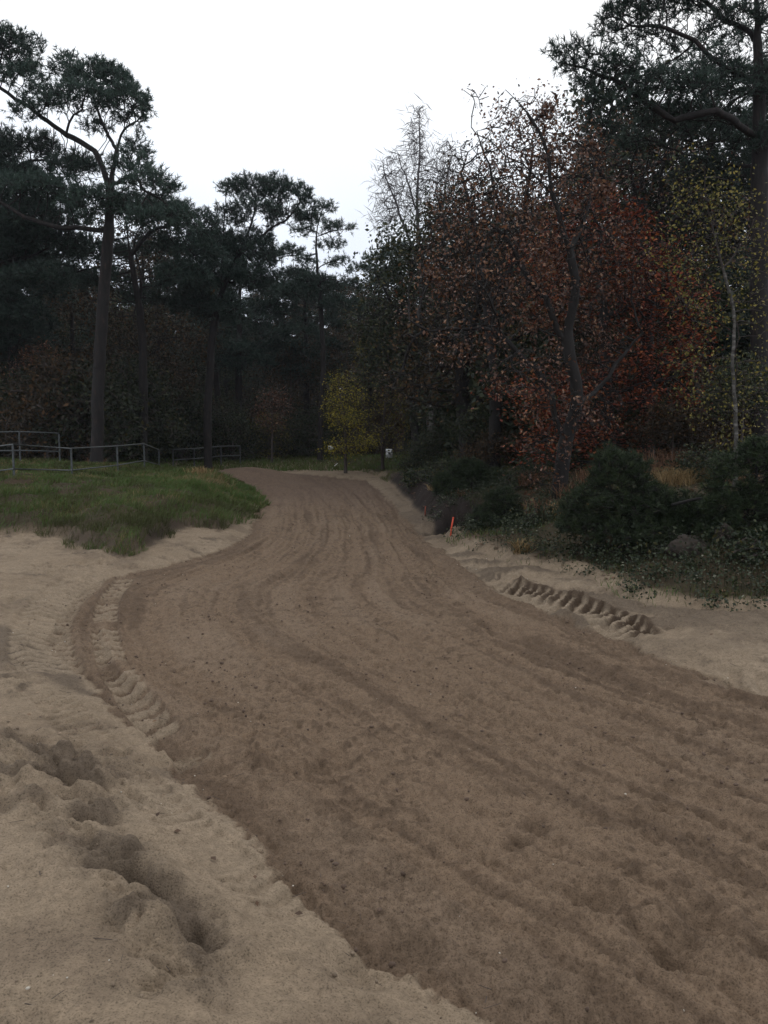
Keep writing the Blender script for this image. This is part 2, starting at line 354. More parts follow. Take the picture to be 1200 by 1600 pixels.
    for i, (ln, hw, pitch, dep, skew) in enumerate(LUGS):
        d, s, side = seg_dist(x, y, ln); c = d*side/hw; L = np.sum(np.hypot(*np.diff(ln, axis=0).T))
        m = ss(1.08, .85, np.abs(c))*ss(0, .25, s)*ss(L, L-.2, s)
        ph = (s+skew*hw*np.abs(c+.4)*1.1+.02*fbm(x, y, .2, 70+i))/pitch*2*math.pi
        wv = np.tanh(2.0*(np.sin(ph)+.25*np.sin(2*ph+1))); keep = .6+.4*vnoise(s/.35, c*0, 71+i)
        if i == 2: m = m*ss(-.55, .1, vnoise(s/.3, c*0+3, 75)+ss(1.8, .5, s))
        z = z+m*(-dep*.55+dep*.62*wv*keep)+.35*dep*np.exp(-((np.abs(c)-1.15)/.16)**2)*ss(0, .3, s)*ss(L, L-.3, s)
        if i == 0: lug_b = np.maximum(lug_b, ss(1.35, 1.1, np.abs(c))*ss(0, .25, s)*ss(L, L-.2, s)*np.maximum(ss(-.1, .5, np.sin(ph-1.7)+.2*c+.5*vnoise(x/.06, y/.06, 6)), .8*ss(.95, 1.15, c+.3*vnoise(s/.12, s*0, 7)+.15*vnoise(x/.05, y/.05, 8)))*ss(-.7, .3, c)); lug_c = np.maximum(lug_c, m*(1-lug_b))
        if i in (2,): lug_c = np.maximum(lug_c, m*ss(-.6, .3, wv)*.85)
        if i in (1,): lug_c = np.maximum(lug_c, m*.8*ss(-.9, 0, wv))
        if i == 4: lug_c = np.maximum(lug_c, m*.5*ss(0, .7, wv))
    # --- rough ground under plants
    vg = ss(.1, .4, dT)*ss(.1, -.02, -dG)*ss(.05, -.02, -dV); z = z+vg*fade*np.abs(fbm(x, y, .16, 110, 4, .8))*.07*ss(-.1, .5, fbm(x, y, .7, 111))
    vm_ = np.maximum(ss(0, .3, -dG), ss(0, .3, -dV)); z = z+vm_*fade*(fbm(x, y, .4, 81)*.06+np.abs(fbm(x, y, .12, 83))*.03)
    # --- soil colours and the shade painted into crevice and hollow
    def C(*c): return np.array(c)[None, :]
    pale, paler, brown, dark, damp, peat = C(.207, .155, .107), C(.256, .199, .142), C(.168, .117, .079), C(.104, .071, .048), C(.098, .074, .055), C(.024, .018, .016)
    def mixc(a_, b_, t_): return a_*(1-t_[:, None])+b_*t_[:, None]
    pb = .5+.5*fbm(x, y, .8, 91); col = mixc(np.repeat(pale, len(x), 0), paler, pb)
    col = mixc(col, C(.15, .112, .080), ss(.0, .5, fbm(x, y, .5, 92, 5, .65))*.75)
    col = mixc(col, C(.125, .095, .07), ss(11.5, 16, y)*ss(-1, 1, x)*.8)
    tb = mixc(np.repeat(brown, len(x), 0), dark, ss(-.2, .8, vnoise(u/.12, y/3.0, 93)*.6+vnoise(u/.05, y/1.1, 89)*.6+fbm(x, y, .22, 94, 5, .8)*.9+.50*vnoise(u/.26, y/7, 84))*.85)
    tb = mixc(tb, C(.190, .137, .096), ss(.0, .7, fbm(x, y, 1.4, 95)*.7+.6*vnoise(u/.2, y/4, 96))*.7)
    tb = mixc(tb, dark*.7, ss(.25, .65, vnoise(x/.045, y/.04, 88))*.5*ss(-.6, .4, vnoise(x/.6, y/.8, 87)))
    tb = mixc(tb, dark, ss(.45, .0, -dT)*.55)                       # damp edge of the worked strip
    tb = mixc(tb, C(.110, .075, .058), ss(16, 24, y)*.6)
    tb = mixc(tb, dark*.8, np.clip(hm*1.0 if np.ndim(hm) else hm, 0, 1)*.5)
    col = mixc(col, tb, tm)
    dmp_shade = np.maximum(ss(.05, -.1, sdf(x+.05*fbm(x, y, .2, 97), y+.05*fbm(x, y, .2, 98), PATCH2))*.8, lm*ss(.0, .5, .3*cell+fbm(x, y, .25, 99)+.25)*.75)
    dmp_shade = np.maximum(dmp_shade, np.exp(-(d0/.09)**2)*.9)  # crevice shadow put into the colour, using the damp sand tone
    b1 = ss(.06, -.06, sdf(x+.06*fbm(x, y, .3, 100), y+.06*fbm(x, y, .3, 101), BROWN1)); dmp_shade = np.maximum(dmp_shade, b1*.75)
    dmp_shade = np.maximum(dmp_shade, ss(.05, .45, fbm(x, y, .28, 112, 5, .8))*ss(-.2, .4, fbm(x, y, .7, 111))*.85*ss(3.5, 5, y)); dmp_shade = np.maximum(dmp_shade, um*ss(-.05, .45, st+.5*fbm(x, y, .3, 85))*.75)
    col = mixc(col, damp, dmp_shade*(1-tm)); col = mixc(col, dark*.62, lug_b); col = mixc(col, paler, lug_c*.85)
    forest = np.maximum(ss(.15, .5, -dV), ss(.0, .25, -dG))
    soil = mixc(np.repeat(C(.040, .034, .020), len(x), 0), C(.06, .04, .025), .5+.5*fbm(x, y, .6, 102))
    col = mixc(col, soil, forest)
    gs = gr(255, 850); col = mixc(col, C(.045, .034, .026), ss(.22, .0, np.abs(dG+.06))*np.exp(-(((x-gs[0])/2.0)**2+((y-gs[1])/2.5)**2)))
    gx = fbm(x, y, .5, 103); dark_face = ss(.02, .15, -dV)*ss(1.3, .8, -dV+gx*.3)*ss(13.5, 15.5, y)*ss(30, 26, y)
    col = mixc(col, np.repeat(peat, len(x), 0), dark_face)
    q = ((x-PIT[0]-.55)/1.05)**2+((y-PIT[1]-.75)/.75)**2; col = mixc(col, np.repeat(peat*.5, len(x), 0), ss(1.3, .6, q))  # hollow painted blacker than the peat, its shade put into the colour
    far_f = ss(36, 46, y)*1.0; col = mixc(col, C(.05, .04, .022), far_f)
    V = np.stack([x, y, z], 1); nr, na = shp
    i = np.arange(nr-1)[:, None]*na+np.arange(na-1)[None, :]
    F = np.stack([i, i+1, i+na+1, i+na], -1).reshape(-1, 4)[:, ::-1]
    fm = dT[F].mean(1) < 0; fmask = fm
    e1 = V[F[:, 1]]-V[F[:, 0]]; e2 = V[F[:, 3]]-V[F[:, 0]]; fn = np.cross(e1, e2)
    vn = np.zeros_like(V); 
    for k in range(4):
        for c in range(3): vn[:, c] += np.bincount(F[:, k], fn[:, c], len(V))
    vn = nrm(vn)
    for nm, sel in (('sand_track', fmask), ('ground', ~fmask)):
        f = F[sel]; u, inv = np.unique(f, return_inverse=True); f2 = inv.reshape(f.shape)
        me = mesh(nm, V[u], f2, M['ground'])
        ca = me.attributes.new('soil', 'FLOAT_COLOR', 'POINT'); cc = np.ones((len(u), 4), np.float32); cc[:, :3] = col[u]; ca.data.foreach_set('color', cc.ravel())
        me.normals_split_custom_set_from_vertices(vn[u].astype(np.float32))
        o = obj(nm, me); o['kind'] = 'structure'
build_ground()
print('ground', round(time.time()-T0, 1))
# ------------------------------------------------------------------ plants: growth by space colonisation
def resample(p, D):
    p = np.asarray(p, float); s = np.concatenate([[0], np.cumsum(np.linalg.norm(np.diff(p, axis=0), axis=1))])
    n = max(2, int(s[-1]/D)+1); q = np.linspace(0, s[-1], n)
    return np.stack([np.interp(q, s, p[:, k]) for k in range(3)], 1)
def smooth3(p, n=5):
    p = np.asarray(p, float)
    if len(p) < 3: return p
    return smooth_line(p, n)
def grow(lines, att, D=.3, infl=3.5, kill=.35, iters=70, trop=.08, jit=.25, seed=1, cap=7000):
    rg = np.random.default_rng(seed); pos = []; par = []
    for li, ln in enumerate(lines):
        q = resample(smooth3(ln), D); kk = np.cumsum(rg.normal(size=q.shape)*.13*D, 0); kk -= np.linspace(0, 1, len(q))[:, None]*kk[-1]; q = q+kk*np.clip(np.arange(len(q))/4, 0, 1)[:, None]*(1 if li else .35)
        if li > 0 and pos:
            P = np.array(pos); k = int(np.argmin(np.sum((P-q[0])**2, 1))); q = q[1:]
        else: k = -1
        for v in q: pos.append(v); par.append(k); k = len(pos)-1
    pos = np.array(pos); par = np.array(par); att = np.asarray(att, float)
    M_ = len(att); nd = np.full(M_, 1e9); ni = np.zeros(M_, int); alive = np.ones(M_, bool); start = 0
    tried = {}
    for it in range(iters):
        new = pos[start:]
        if len(new) and alive.any():
            ai = np.nonzero(alive)[0]
            for c0 in range(0, len(new), 800):
                dd = ((att[ai][:, None]-new[None, c0:c0+800])**2).sum(2); k = dd.argmin(1); dm = dd[np.arange(len(ai)), k]
                m = dm < nd[ai]; nd[ai[m]] = dm[m]; ni[ai[m]] = start+c0+k[m]
            alive &= nd > kill*kill
        ai = np.nonzero(alive & (nd < (infl if it else 99)**2))[0]
        if not len(ai) or len(pos) > cap: break
        dv = nrm(att[ai]-pos[ni[ai]]); acc = np.zeros((len(pos), 3)); np.add.at(acc, ni[ai], dv)
        src = np.unique(ni[ai]); d = nrm(acc[src]); d = nrm(d+np.array([0, 0, trop])+jit*rg.normal(size=d.shape)*.6)
        start = len(pos); npos = pos[src]+d*D
        pos = np.vstack([pos, npos]); par = np.concatenate([par, src])
    return pos, par
def tree_geo(pos, par, rb, rt=.006, power=.6, taper=.3, flare=1.3):
    n = len(pos); nch = np.zeros(n, int); tips = np.zeros(n)
    for i in range(n-1, 0, -1):
        if par[i] >= 0: nch[par[i]] += 1
    tips[nch == 0] = 1; depth = np.zeros(n, int)
    order = np.argsort(-np.arange(n))
    for i in order:
        p = par[i]
        if p >= 0: tips[p] += tips[i]; depth[p] = max(depth[p], depth[i]+1)
    tot = tips[0]; h = pos[:, 2].max(); r = rt+(rb-rt)*(tips/tot)**power*(1-taper*np.clip(pos[:, 2]/h, 0, 1)**1.5)
    r = np.where(pos[:, 2] < .35, r*(1+(flare-1)*np.clip(1-pos[:, 2]/.35, 0, 1)), r)
    ch = np.nonzero(par >= 0)[0]; A = pos[par[ch]]; B = pos[ch]; d = nrm(B-A)
    dirs = np.zeros((n, 3)); dirs[ch] = d; dirs[0] = d[0] if len(d) else (0, 0, 1)
    # the thickest child carries its parent's ring on
    best = {}
    for i in ch:
        p = par[i]
        if p not in best or tips[i] > tips[best[p]]: best[p] = i
    main = np.array([best[par[i]] == i for i in ch]); ra = np.where(main, r[par[ch]], np.minimum(r[ch]*1.15, r[par[ch]])); da = np.where(main[:, None], dirs[par[ch]], d)
    parts = []
    for lo, hi, sd in ((.045, 9, 10), (.012, .045, 5), (0, .012, 3)):
        m = (r[ch] >= lo) & (r[ch] < hi)
        if m.any():
            V, F = tubes(A[m], B[m], ra[m], r[ch][m], da[m], d[m], sd); th = np.repeat(np.clip((r[ch][m]-.012)/.012, 0, 1), 2*sd); parts.append((np.column_stack([V, th]), F))
    V, F = join(parts); return V, F, r, depth, dirs, nch
def leaves(P, n, size, rg, spread=.16, elong=1.7, droop=.2, cup=.25, flat=0.0):
    """folded diamond leaves round the points P"""
    K = len(P)*n; c = np.repeat(P, n, 0)+rg.normal(size=(K, 3))*spread
    L = size*rg.uniform(.6, 1.25, K)[:, None]; u = rg.normal(size=(K, 3)); u[:, 2] = u[:, 2]*(1-flat)-droop; u = nrm(u)
    v = rg.normal(size=(K, 3)); v[:, 2] *= (1-flat*.8); w_ = nrm(np.cross(u, v)); v = np.cross(w_, u)
    if flat: w_ = nrm(w_*(1-flat)+np.array([0, 0, 1])*flat); v = nrm(np.cross(w_, u))
    a = c; b = c+u*L*.5+v*L*.5/elong+w_*L*cup*.3; t = c+u*L; e_ = c+u*L*.5-v*L*.5/elong+w_*L*cup*.3
    V = np.stack([a, b, t, e_], 1).reshape(-1, 3); F = np.arange(K*4).reshape(-1, 4)
    return V, F, np.repeat(rg.random(K), 4)
def tufts(P, dirs, n, k, L, w_, rg, spread=.13, up=.55, open_=.75):
    """needle tufts; returns needles and the small twigs carrying them"""
    K = len(P)*n; base = np.repeat(P, n, 0); d0 = np.repeat(dirs, n, 0)
    ax = nrm(d0*.5+np.array([0, 0, up])+rg.normal(size=(K, 3))*.55); c = base+ax*rg.uniform(.25, 1, (K, 1))*spread*1.6+rg.normal(size=(K, 3))*spread*.35
    tone = np.clip(rg.normal(.5, .2, K), 0, 1)
    c2 = np.repeat(c, k, 0)-np.repeat(ax, k, 0)*rg.uniform(0, .5, (K*k, 1))*L; a2 = np.repeat(ax, k, 0); nd = nrm(a2+rg.normal(size=a2.shape)*open_)
    s = nrm(np.cross(nd, rg.normal(size=a2.shape)))*w_*.5; ll = (L*rg.uniform(.65, 1.15, K*k))[:, None]
    V = np.stack([c2-s, c2+s, c2+nd*ll], 1).reshape(-1, 3); F = np.arange(len(V)).reshape(-1, 3)
    rnd = np.repeat(np.repeat(tone, k)+rg.normal(0, .12, K*k), 3)
    tw = tubes(base, c-ax*.02, np.full(K, .006), np.full(K, .004), nrm(c-base), nrm(c-base), 3)
    return V, F, np.clip(rnd, 0, 1), tw
def in_ell(c, r, n, rg, shell=.0, top=False):
    v = nrm(rg.normal(size=(n, 3)))*(rg.random((n, 1))**(1/3)*(1-shell)+shell)
    if top: v[:, 2] = np.abs(v[:, 2])*1.2-.25
    return np.asarray(c)+v*np.asarray(r)
def make_plant(name, kind_geo, bark, leafm, crown_name='crown', trunk_name='trunk'):
    (V, F), (LV, LF, LR) = kind_geo
    thick = None
    if bark.name == 'birch_bark': thick = V[:, 3]
    return mesh(name+'_'+trunk_name, V[:, :3], F, bark, thick), mesh(name+'_'+crown_name, LV, LF, leafm, LR, smooth=False)
def place(name, meshes, loc, label, cat='tree', group=None, rz=0, s=1, parts=('trunk', 'crown')):
    r = empty(name, loc, label, cat, group); r.rotation_euler = (0, 0, rz); r.scale = (s, s, s)
    for p, me in zip(parts, meshes): obj(p, me, r)
    return r
def pine_geo(lines, clumps, rb, seed, D=.24, per=60, dens=3, k=9, L=.13, w_=.014, kill=.25, infl=3.2, dead=None, trop=.06, lim=99, cap=14000, spread=.13):
    per = per*2.2; rg = np.random.default_rng(seed)
    att = np.vstack([in_ell(c, r, int(per*max(.3, (r[0]*r[1]*r[2])**.6/.6)), rg, .25, True) for c, r in clumps])
    tk = resample(smooth3(lines[0]), .1); lines = list(lines)
    for _ in range(9):                                  # dead stubs left on the bole
        p = tk[int(len(tk)*rg.uniform(.22, .7))]; a = rg.random()*6.28; s = rg.uniform(.3, 1.3)*min(1, len(tk)/120)
        v = np.array([math.cos(a), math.sin(a), rg.uniform(-.1, .3)]); lines.append([p, p+v*s*.5, p+v*s+(0, 0, -.1*s)])
    pos, par = grow(lines, att, D, infl, kill, 60, trop, .25, seed, cap)
    nl = 0
    V, F, r, depth, dirs, nch = tree_geo(pos, par, rb, .006)
    nearc = np.min(np.stack([np.linalg.norm((pos-np.asarray(c))/(np.asarray(rr)+.25), axis=1) for c, rr in clumps]), 0)
    em = (depth <= 3) & (r < .05) & (nearc < 1.3)
    NV, NF, NR, tw = tufts(pos[em], dirs[em], dens, k, L, w_, rg, spread)
    V, F = join([(V[:, :3], F[0]), tw])
    return (V, F), (NV, NF, NR)
def broad_geo(lines, ells, rb, seed, D=.25, natt=1200, nleaf=5, size=.09, spread=.14, kill=.3, infl=2.5, trop=.05, depth_max=2, elong=1.7, droop=.2, flat=0., sparse=1., shell=.15, cap=7000, power=.52, bare=None, jit=.3, rt=.005):
    rg = np.random.default_rng(seed); vol = np.array([np.prod(r)**.7 for c, r in ells]); vol /= vol.sum()
    att = np.vstack([in_ell(c, r, max(8, int(natt*v)), rg, shell) for (c, r), v in zip(ells, vol)])
    pos, par = grow(lines, att, D, infl, kill, 70, trop, jit, seed, cap)
    V, F, r, depth, dirs, nch = tree_geo(pos, par, rb, rt, power)
    em = (depth <= depth_max) & (r < max(rb*.3, .014))
    if bare is not None: em &= ~bare(pos)
    idx = np.nonzero(em)[0]; idx = idx[rg.random(len(idx)) < sparse]
    # leaves come in sprays: some twigs carry many, others few
    LV, LF, LR = leaves(pos[idx], nleaf, size, rg, spread, elong, droop, .25, flat)
    return (V, F), (LV, LF, LR)
def px_tree(base, d, limbs, ells, kind, back=0, **kw):
    """hero tree: limbs and crown masses read from the photo, at distance d; returned in local metres round its base"""
    x, y = at(base[0], base[1], d)[:2]; b = np.array([x, y, zg(x, y)-.06]); mp = d/FOC
    def loc(p):
        dd = d+(p[2] if len(p) > 2 else 0); return at(p[0], p[1], dd)-b
    ln = []
    for i, l in enumerate(limbs):
        q = [loc(p) for p in l]
        if i == 0: q = [np.zeros(3)]+q
        ln.append(q)
    es = [(loc((e[0], e[1], (e[4] if len(e) > 4 else 0)+back)), (e[2]*mp, e[5] if len(e) > 5 else max(e[2], e[3])*mp*.9, e[3]*mp)) for e in ells]
    g = (pine_geo if kind == 'pine' else broad_geo)(ln, es, **kw)
    return tuple(b), g
def hero(name, base, d, limbs, ells, kind, bark, leafm, label, cat='tree', group=None, crown='crown', **kw):
    b, g = px_tree(base, d, limbs, ells, kind, **kw)
    ms = make_plant(name, g, M[bark], M[leafm])
    return place(name, ms, b, label, cat, group, parts=('trunk', crown))

# --- pines on the left
hero('pine_tree', (150, 720), 27,
     [[(154, 640), (158, 560), (164, 460), (170, 370), (175, 290), (184, 235), (193, 205), (212, 190, .3)],
      [(172, 300), (158, 250), (130, 228), (104, 213), (70, 188), (40, 162), (5, 140), (-30, 110)],
      [(166, 362), (130, 358), (85, 356), (50, 345), (20, 326), (-30, 310)],
      [(176, 290), (205, 270, -1), (225, 290, -2), (250, 310, -2)], [(184, 235), (165, 205, 1), (150, 170, 1), (140, 135, 1)],
      [(104, 213), (110, 190, -.5), (128, 172, -.7)]],
     [(150, 128, 52, 28, 0), (108, 112, 26, 28, .5), (195, 160, 40, 24, 0), (222, 168, 18, 14, -.6), (128, 158, 50, 22, -1), (175, 130, 35, 25, 1),
      (205, 188, 26, 14, .4), (150, 200, 24, 14, 1.5), (22, 72, 34, 18, 0), (58, 75, 12, 12, 0), (2, 105, 44, 30, .6), (35, 128, 36, 22, -.4), (-30, 70, 50, 40, 0), (70, 160, 35, 16, 0), (40, 178, 25, 10, -.6),
      (215, 240, 16, 24, 0), (205, 265, 32, 22, -1), (235, 295, 42, 24, -2), (120, 262, 45, 20, 1.2), (60, 300, 55, 22, 0), (5, 300, 45, 28, .5), (150, 320, 50, 22, -1), (250, 345, 50, 22, -2), (90, 345, 60, 16, 1), (20, 350, 60, 22, 1)],
     'pine', 'pine_bark', 'pine_needles', 'tall pine nearest the metal fence, its bent top forking over the clearing', rb=.195, seed=11, per=150, dens=9, k=8, L=.18, w_=.026, spread=.17)
hero('pine_tree', (-70, 720), 29, [[(-70, 600), (-62, 480), (-50, 380), (-45, 280)], [(-60, 470), (0, 420), (50, 400)], [(-50, 340), (20, 270), (70, 250)]],
     [(10, 235, 26, 30, 0), (62, 235, 38, 24, 0), (105, 262, 40, 18, .5), (-30, 270, 70, 40, 0), (40, 285, 60, 26, 0), (80, 320, 50, 24, 1), (20, 390, 60, 36, 0), (90, 385, 50, 30, 0), (-40, 400, 70, 50, 0), (60, 440, 55, 24, -1), (-20, 470, 50, 30, 0), (0, 500, 55, 26, 0)],
     'pine', 'pine_bark', 'pine_needles', 'pine at the left edge behind the galvanised fence, boughs reaching in low', rb=.2, seed=12, per=130, dens=9, k=8, L=.18, w_=.026, spread=.17)
hero('pine_tree', (222, 715), 32, [[(222, 640), (220, 540), (214, 470), (203, 400), (198, 350)], [(216, 480), (225, 430), (212, 385), (225, 350)], [(203, 400), (240, 360), (290, 350)]],
     [(205, 330, 45, 24, 0), (262, 335, 45, 22, 0), (300, 352, 34, 26, 0), (250, 385, 50, 26, 1), (310, 395, 40, 30, 0), (285, 440, 50, 34, 0), (180, 400, 30, 24, 1), (170, 440, 40, 24, 0), (250, 330, 30, 20, -1), (325, 350, 22, 18, 0), (140, 400, 40, 30, 0), (225, 470, 40, 24, 2), (110, 440, 40, 30, 1)],
     'pine', 'pine_bark', 'pine_needles', 'forked dark pine standing behind the tallest one beside the fence', rb=.165, seed=13, per=140, dens=9, k=8, L=.18, w_=.026, spread=.17)
hero('pine_tree', (325, 715), 34, [[(326, 640), (330, 560), (340, 480), (362, 420), (385, 370), (398, 330)], [(345, 470), (352, 400), (350, 350)], [(370, 400), (420, 360), (460, 330)]],
     [(385, 300, 40, 20, 0), (425, 298, 40, 20, .5), (462, 306, 26, 20, 0), (350, 300, 12, 10, 0), (480, 335, 18, 24, 0), (445, 340, 34, 22, 1), (400, 332, 40, 18, -1), (360, 345, 26, 26, 0), (340, 385, 36, 26, 0), (395, 395, 40, 24, 0), (380, 440, 46, 28, 0), (330, 440, 40, 34, 0), (415, 430, 24, 24, 0), (345, 490, 44, 26, 0), (300, 480, 40, 30, 0), (400, 375, 30, 20, 2)],
     'pine', 'pine_bark', 'pine_needles', 'round domed pine over the far end of the green bank', rb=.16, seed=14, per=150, dens=9, k=8, L=.18, w_=.026, spread=.17)
hero('pine_tree', (500, 725), 40, [[(502, 640), (505, 560), (500, 480), (493, 410), (494, 360), (505, 322)], [(494, 400), (470, 398), (440, 402)], [(494, 420), (520, 408), (538, 415)], [(494, 370), (520, 362), (545, 358)]],
     [(508, 326, 17, 12, 0), (488, 345, 22, 8, 0), (520, 358, 26, 7, 0), (545, 358, 12, 5, 0), (478, 362, 20, 8, 0), (455, 394, 24, 8, 0), (515, 386, 24, 8, 1), (480, 410, 20, 7, -1), (525, 412, 22, 9, 0), (455, 430, 24, 10, 0), (500, 445, 40, 14, 0), (545, 445, 24, 12, 0), (470, 460, 40, 16, 0), (530, 480, 40, 18, 0)],
     'pine', 'pine_bark', 'pine_needles', 'slender layered pine with reddish trunk where the track bends away', rb=.13, seed=15, per=80, dens=9, k=8, L=.18, w_=.026, spread=.17)
# --- right side
hero('pine_tree', (1192, 760), 16.5, [[(1190, 640), (1188, 480), (1186, 300), (1184, 150), (1182, 30), (1178, -80), (1170, -170)], [(1184, 125), (1140, 108), (1092, 58), (1040, 40), (985, 40)], [(1186, 215), (1130, 190, -1), (1060, 200, -1), (1000, 160, -1), (930, 120, -1), (885, 100, -1)],
      [(1184, 60), (1120, 10, 1), (1060, -30, 1)], [(1186, 260), (1120, 250, 1), (1040, 230, 1)], [(1184, 40), (1230, 0, 0), (1290, -40, 0)], [(1092, 58), (1060, 90, .3), (1020, 110, .5)]],
     [(985, 18, 45, 26, 0), (1045, 10, 50, 28, .6), (1100, -20, 60, 30, 1), (1150, 40, 50, 30, 0), (955, 48, 22, 18, 0), (1010, 62, 50, 16, .3), (1170, -60, 90, 50, 0), (1070, -70, 70, 40, 0),
      (872, 84, 18, 12, -1), (895, 96, 34, 16, -1), (925, 105, 40, 20, -1), (958, 125, 46, 26, -1), (1015, 140, 50, 26, -1), (1070, 150, 50, 30, -1), (1120, 120, 45, 26, 0), (1170, 150, 50, 34, 0), (960, 170, 50, 20, -1), (1040, 195, 50, 22, 0), (1110, 205, 56, 26, 1), (1180, 230, 40, 34, 0), (935, 205, 30, 14, -1), (1000, 225, 40, 14, 1), (1260, -20, 70, 40, 0), (1250, 120, 60, 50, 0), (1150, 290, 50, 30, 1), (1090, 275, 40, 20, 1)],
     'pine', 'pine_bark', 'pine_needles', 'big pine at the right edge, long boughs reaching over the brown oaks', rb=.18, seed=16, per=330, D=.19, kill=.2, dens=8, k=9, L=.13, w_=.016, spread=.14)
hero('pine_tree', (1120, 750), 24, [[(1120, 640), (1118, 480), (1110, 320), (1105, 180), (1098, 80)], [(1112, 300), (1040, 240), (990, 210)], [(1108, 220), (1160, 160), (1200, 130)]],
     [(1095, 90, 50, 24, 0), (1050, 130, 50, 22, 0), (1140, 130, 50, 26, 0), (1010, 200, 50, 22, 0), (1080, 190, 60, 26, 0), (1150, 200, 60, 30, 0), (990, 240, 40, 20, 1), (1060, 250, 60, 26, 1), (1130, 270, 60, 30, 0), (1190, 260, 50, 40, 0), (1040, 310, 60, 30, 2), (1170, 340, 60, 40, 1)],
     'pine', 'pine_bark', 'pine_needles', 'dark pine behind the birch, left of the big pine at the right edge', rb=.19, seed=17, per=150, dens=6, k=8, L=.17, w_=.022, spread=.15)
hero('pine_tree', (1245, 760), 22, [[(1245, 640), (1240, 400), (1235, 200), (1230, 60), (1225, -60)]],
     [(1190, 60, 50, 30, 0), (1230, -40, 60, 40, 0), (1180, 130, 60, 34, 0), (1240, 160, 60, 40, 0), (1190, 220, 60, 40, 0), (1190, 320, 60, 50, 0), (1190, 430, 60, 50, 0), (1260, 330, 60, 60, 0), (1180, 530, 50, 40, 0)],
     'pine', 'pine_bark', 'pine_needles', 'pine whose crown fills the right edge behind the biggest trunk', rb=.2, seed=18, per=150, dens=6, k=8, L=.17, w_=.022, spread=.15)
hero('oak_tree', (872, 812), 14,
     [[(873, 780), (876, 740), (884, 690), (898, 640), (897, 600), (888, 560), (884, 510), (896, 450), (888, 400), (872, 345), (860, 300), (854, 240), (842, 205), (815, 165), (790, 140)],
      [(884, 690), (870, 645), (862, 610), (845, 575), (815, 548), (782, 518), (755, 508), (715, 511), (670, 513), (640, 500)],
      [(862, 610), (872, 585), (888, 570)], [(885, 540), (868, 505), (862, 480), (855, 460), (837, 435), (815, 405), (795, 368), (763, 341), (735, 310)],
      [(898, 640), (925, 610, .5), (950, 580, .6), (975, 555, .8), (1005, 520, .8)], [(888, 400), (905, 350, .6), (925, 300, .8), (930, 250, .8)], [(860, 300), (820, 260, -.6), (785, 240, -.8), (760, 220, -.8), (735, 205, -.8), (742, 160, -.8)],
      [(795, 368), (770, 300, .5), (762, 240, .5), (745, 205, .5)], [(782, 518), (770, 480, -.7), (745, 440, -1)], [(815, 548), (790, 560, -1), (750, 585, -1.4)]],
     [(800, 200, 50, 45, 0), (845, 190, 60, 50, .6), (742, 148, 22, 18, -.8), (770, 290, 60, 50, 0), (850, 270, 90, 60, 0), (900, 250, 60, 70, .8), (720, 330, 50, 50, 0), (790, 360, 80, 60, -.8), (880, 360, 90, 70, 0), (700, 430, 60, 50, 0), (780, 450, 80, 55, -.6),
      (860, 470, 90, 60, 0), (660, 480, 50, 30, 0), (730, 530, 60, 35, -.6), (820, 580, 70, 40, -1), (920, 540, 80, 60, .8), (960, 420, 60, 80, .8), (880, 640, 60, 30, -1), (850, 700, 50, 22, -.8), (840, 745, 30, 25, -.6), (930, 640, 60, 40, .5)],
     'broad', 'oak_bark', 'oak_leaf', 'dark forked oak with thinning russet leaves at the edge of the bank', rb=.125, seed=21, D=.17, natt=7500, nleaf=11, size=.066, spread=.095, kill=.14, infl=1.6, depth_max=2, sparse=.45, back=.4, cap=20000, shell=0, rt=.004)
hero('oak_tree', (1012, 745), 18.5, [[(1012, 640), (1010, 540), (1012, 460), (1008, 410), (987, 373), (960, 322), (940, 275), (925, 230)], [(1010, 420), (1024, 373), (1029, 320), (1030, 262), (1050, 200)], [(987, 373), (995, 320), (985, 270), (1000, 220)], [(1024, 373), (1070, 330), (1100, 270)], [(960, 322), (920, 320), (890, 300)]],
     [(930, 250, 60, 60, 0), (990, 250, 60, 60, 0), (1050, 260, 60, 70, 0), (1110, 300, 60, 60, 0), (900, 330, 50, 50, 0), (980, 330, 70, 50, 0), (1060, 360, 70, 60, 0), (1140, 360, 60, 60, 0), (1000, 200, 60, 30, 0), (1020, 440, 90, 50, 0)],
     'broad', 'oak_bark', 'oak_leaf', 'nearly bare dark oak, second from the front, bright sky showing between its limbs', rb=.16, seed=22, D=.2, natt=4500, nleaf=8, size=.08, spread=.15, kill=.17, infl=2, sparse=.35, cap=15000, shell=0, rt=.006)
hero('oak_tree', (770, 735), 20, [[(772, 640), (768, 560), (760, 480), (748, 400), (735, 330), (720, 270)], [(760, 480), (800, 400), (820, 320), (830, 260)], [(748, 400), (700, 350), (680, 300)], [(768, 560), (830, 500), (870, 430)]],
     [(700, 310, 46, 50, 0), (740, 270, 50, 50, 0), (790, 260, 50, 60, 0), (840, 240, 50, 60, 0), (720, 370, 60, 50, 0), (790, 350, 60, 50, 0), (850, 340, 60, 60, 0), (760, 430, 80, 50, 0), (680, 410, 50, 40, 0)],
     'broad', 'oak_bark', 'dull_leaf', 'fine twigged almost bare oak between the grey birch and the forked oak', rb=.15, seed=33, D=.2, natt=5000, nleaf=6, size=.075, spread=.16, kill=.17, infl=2, sparse=.4, cap=15000, shell=0, rt=.005)
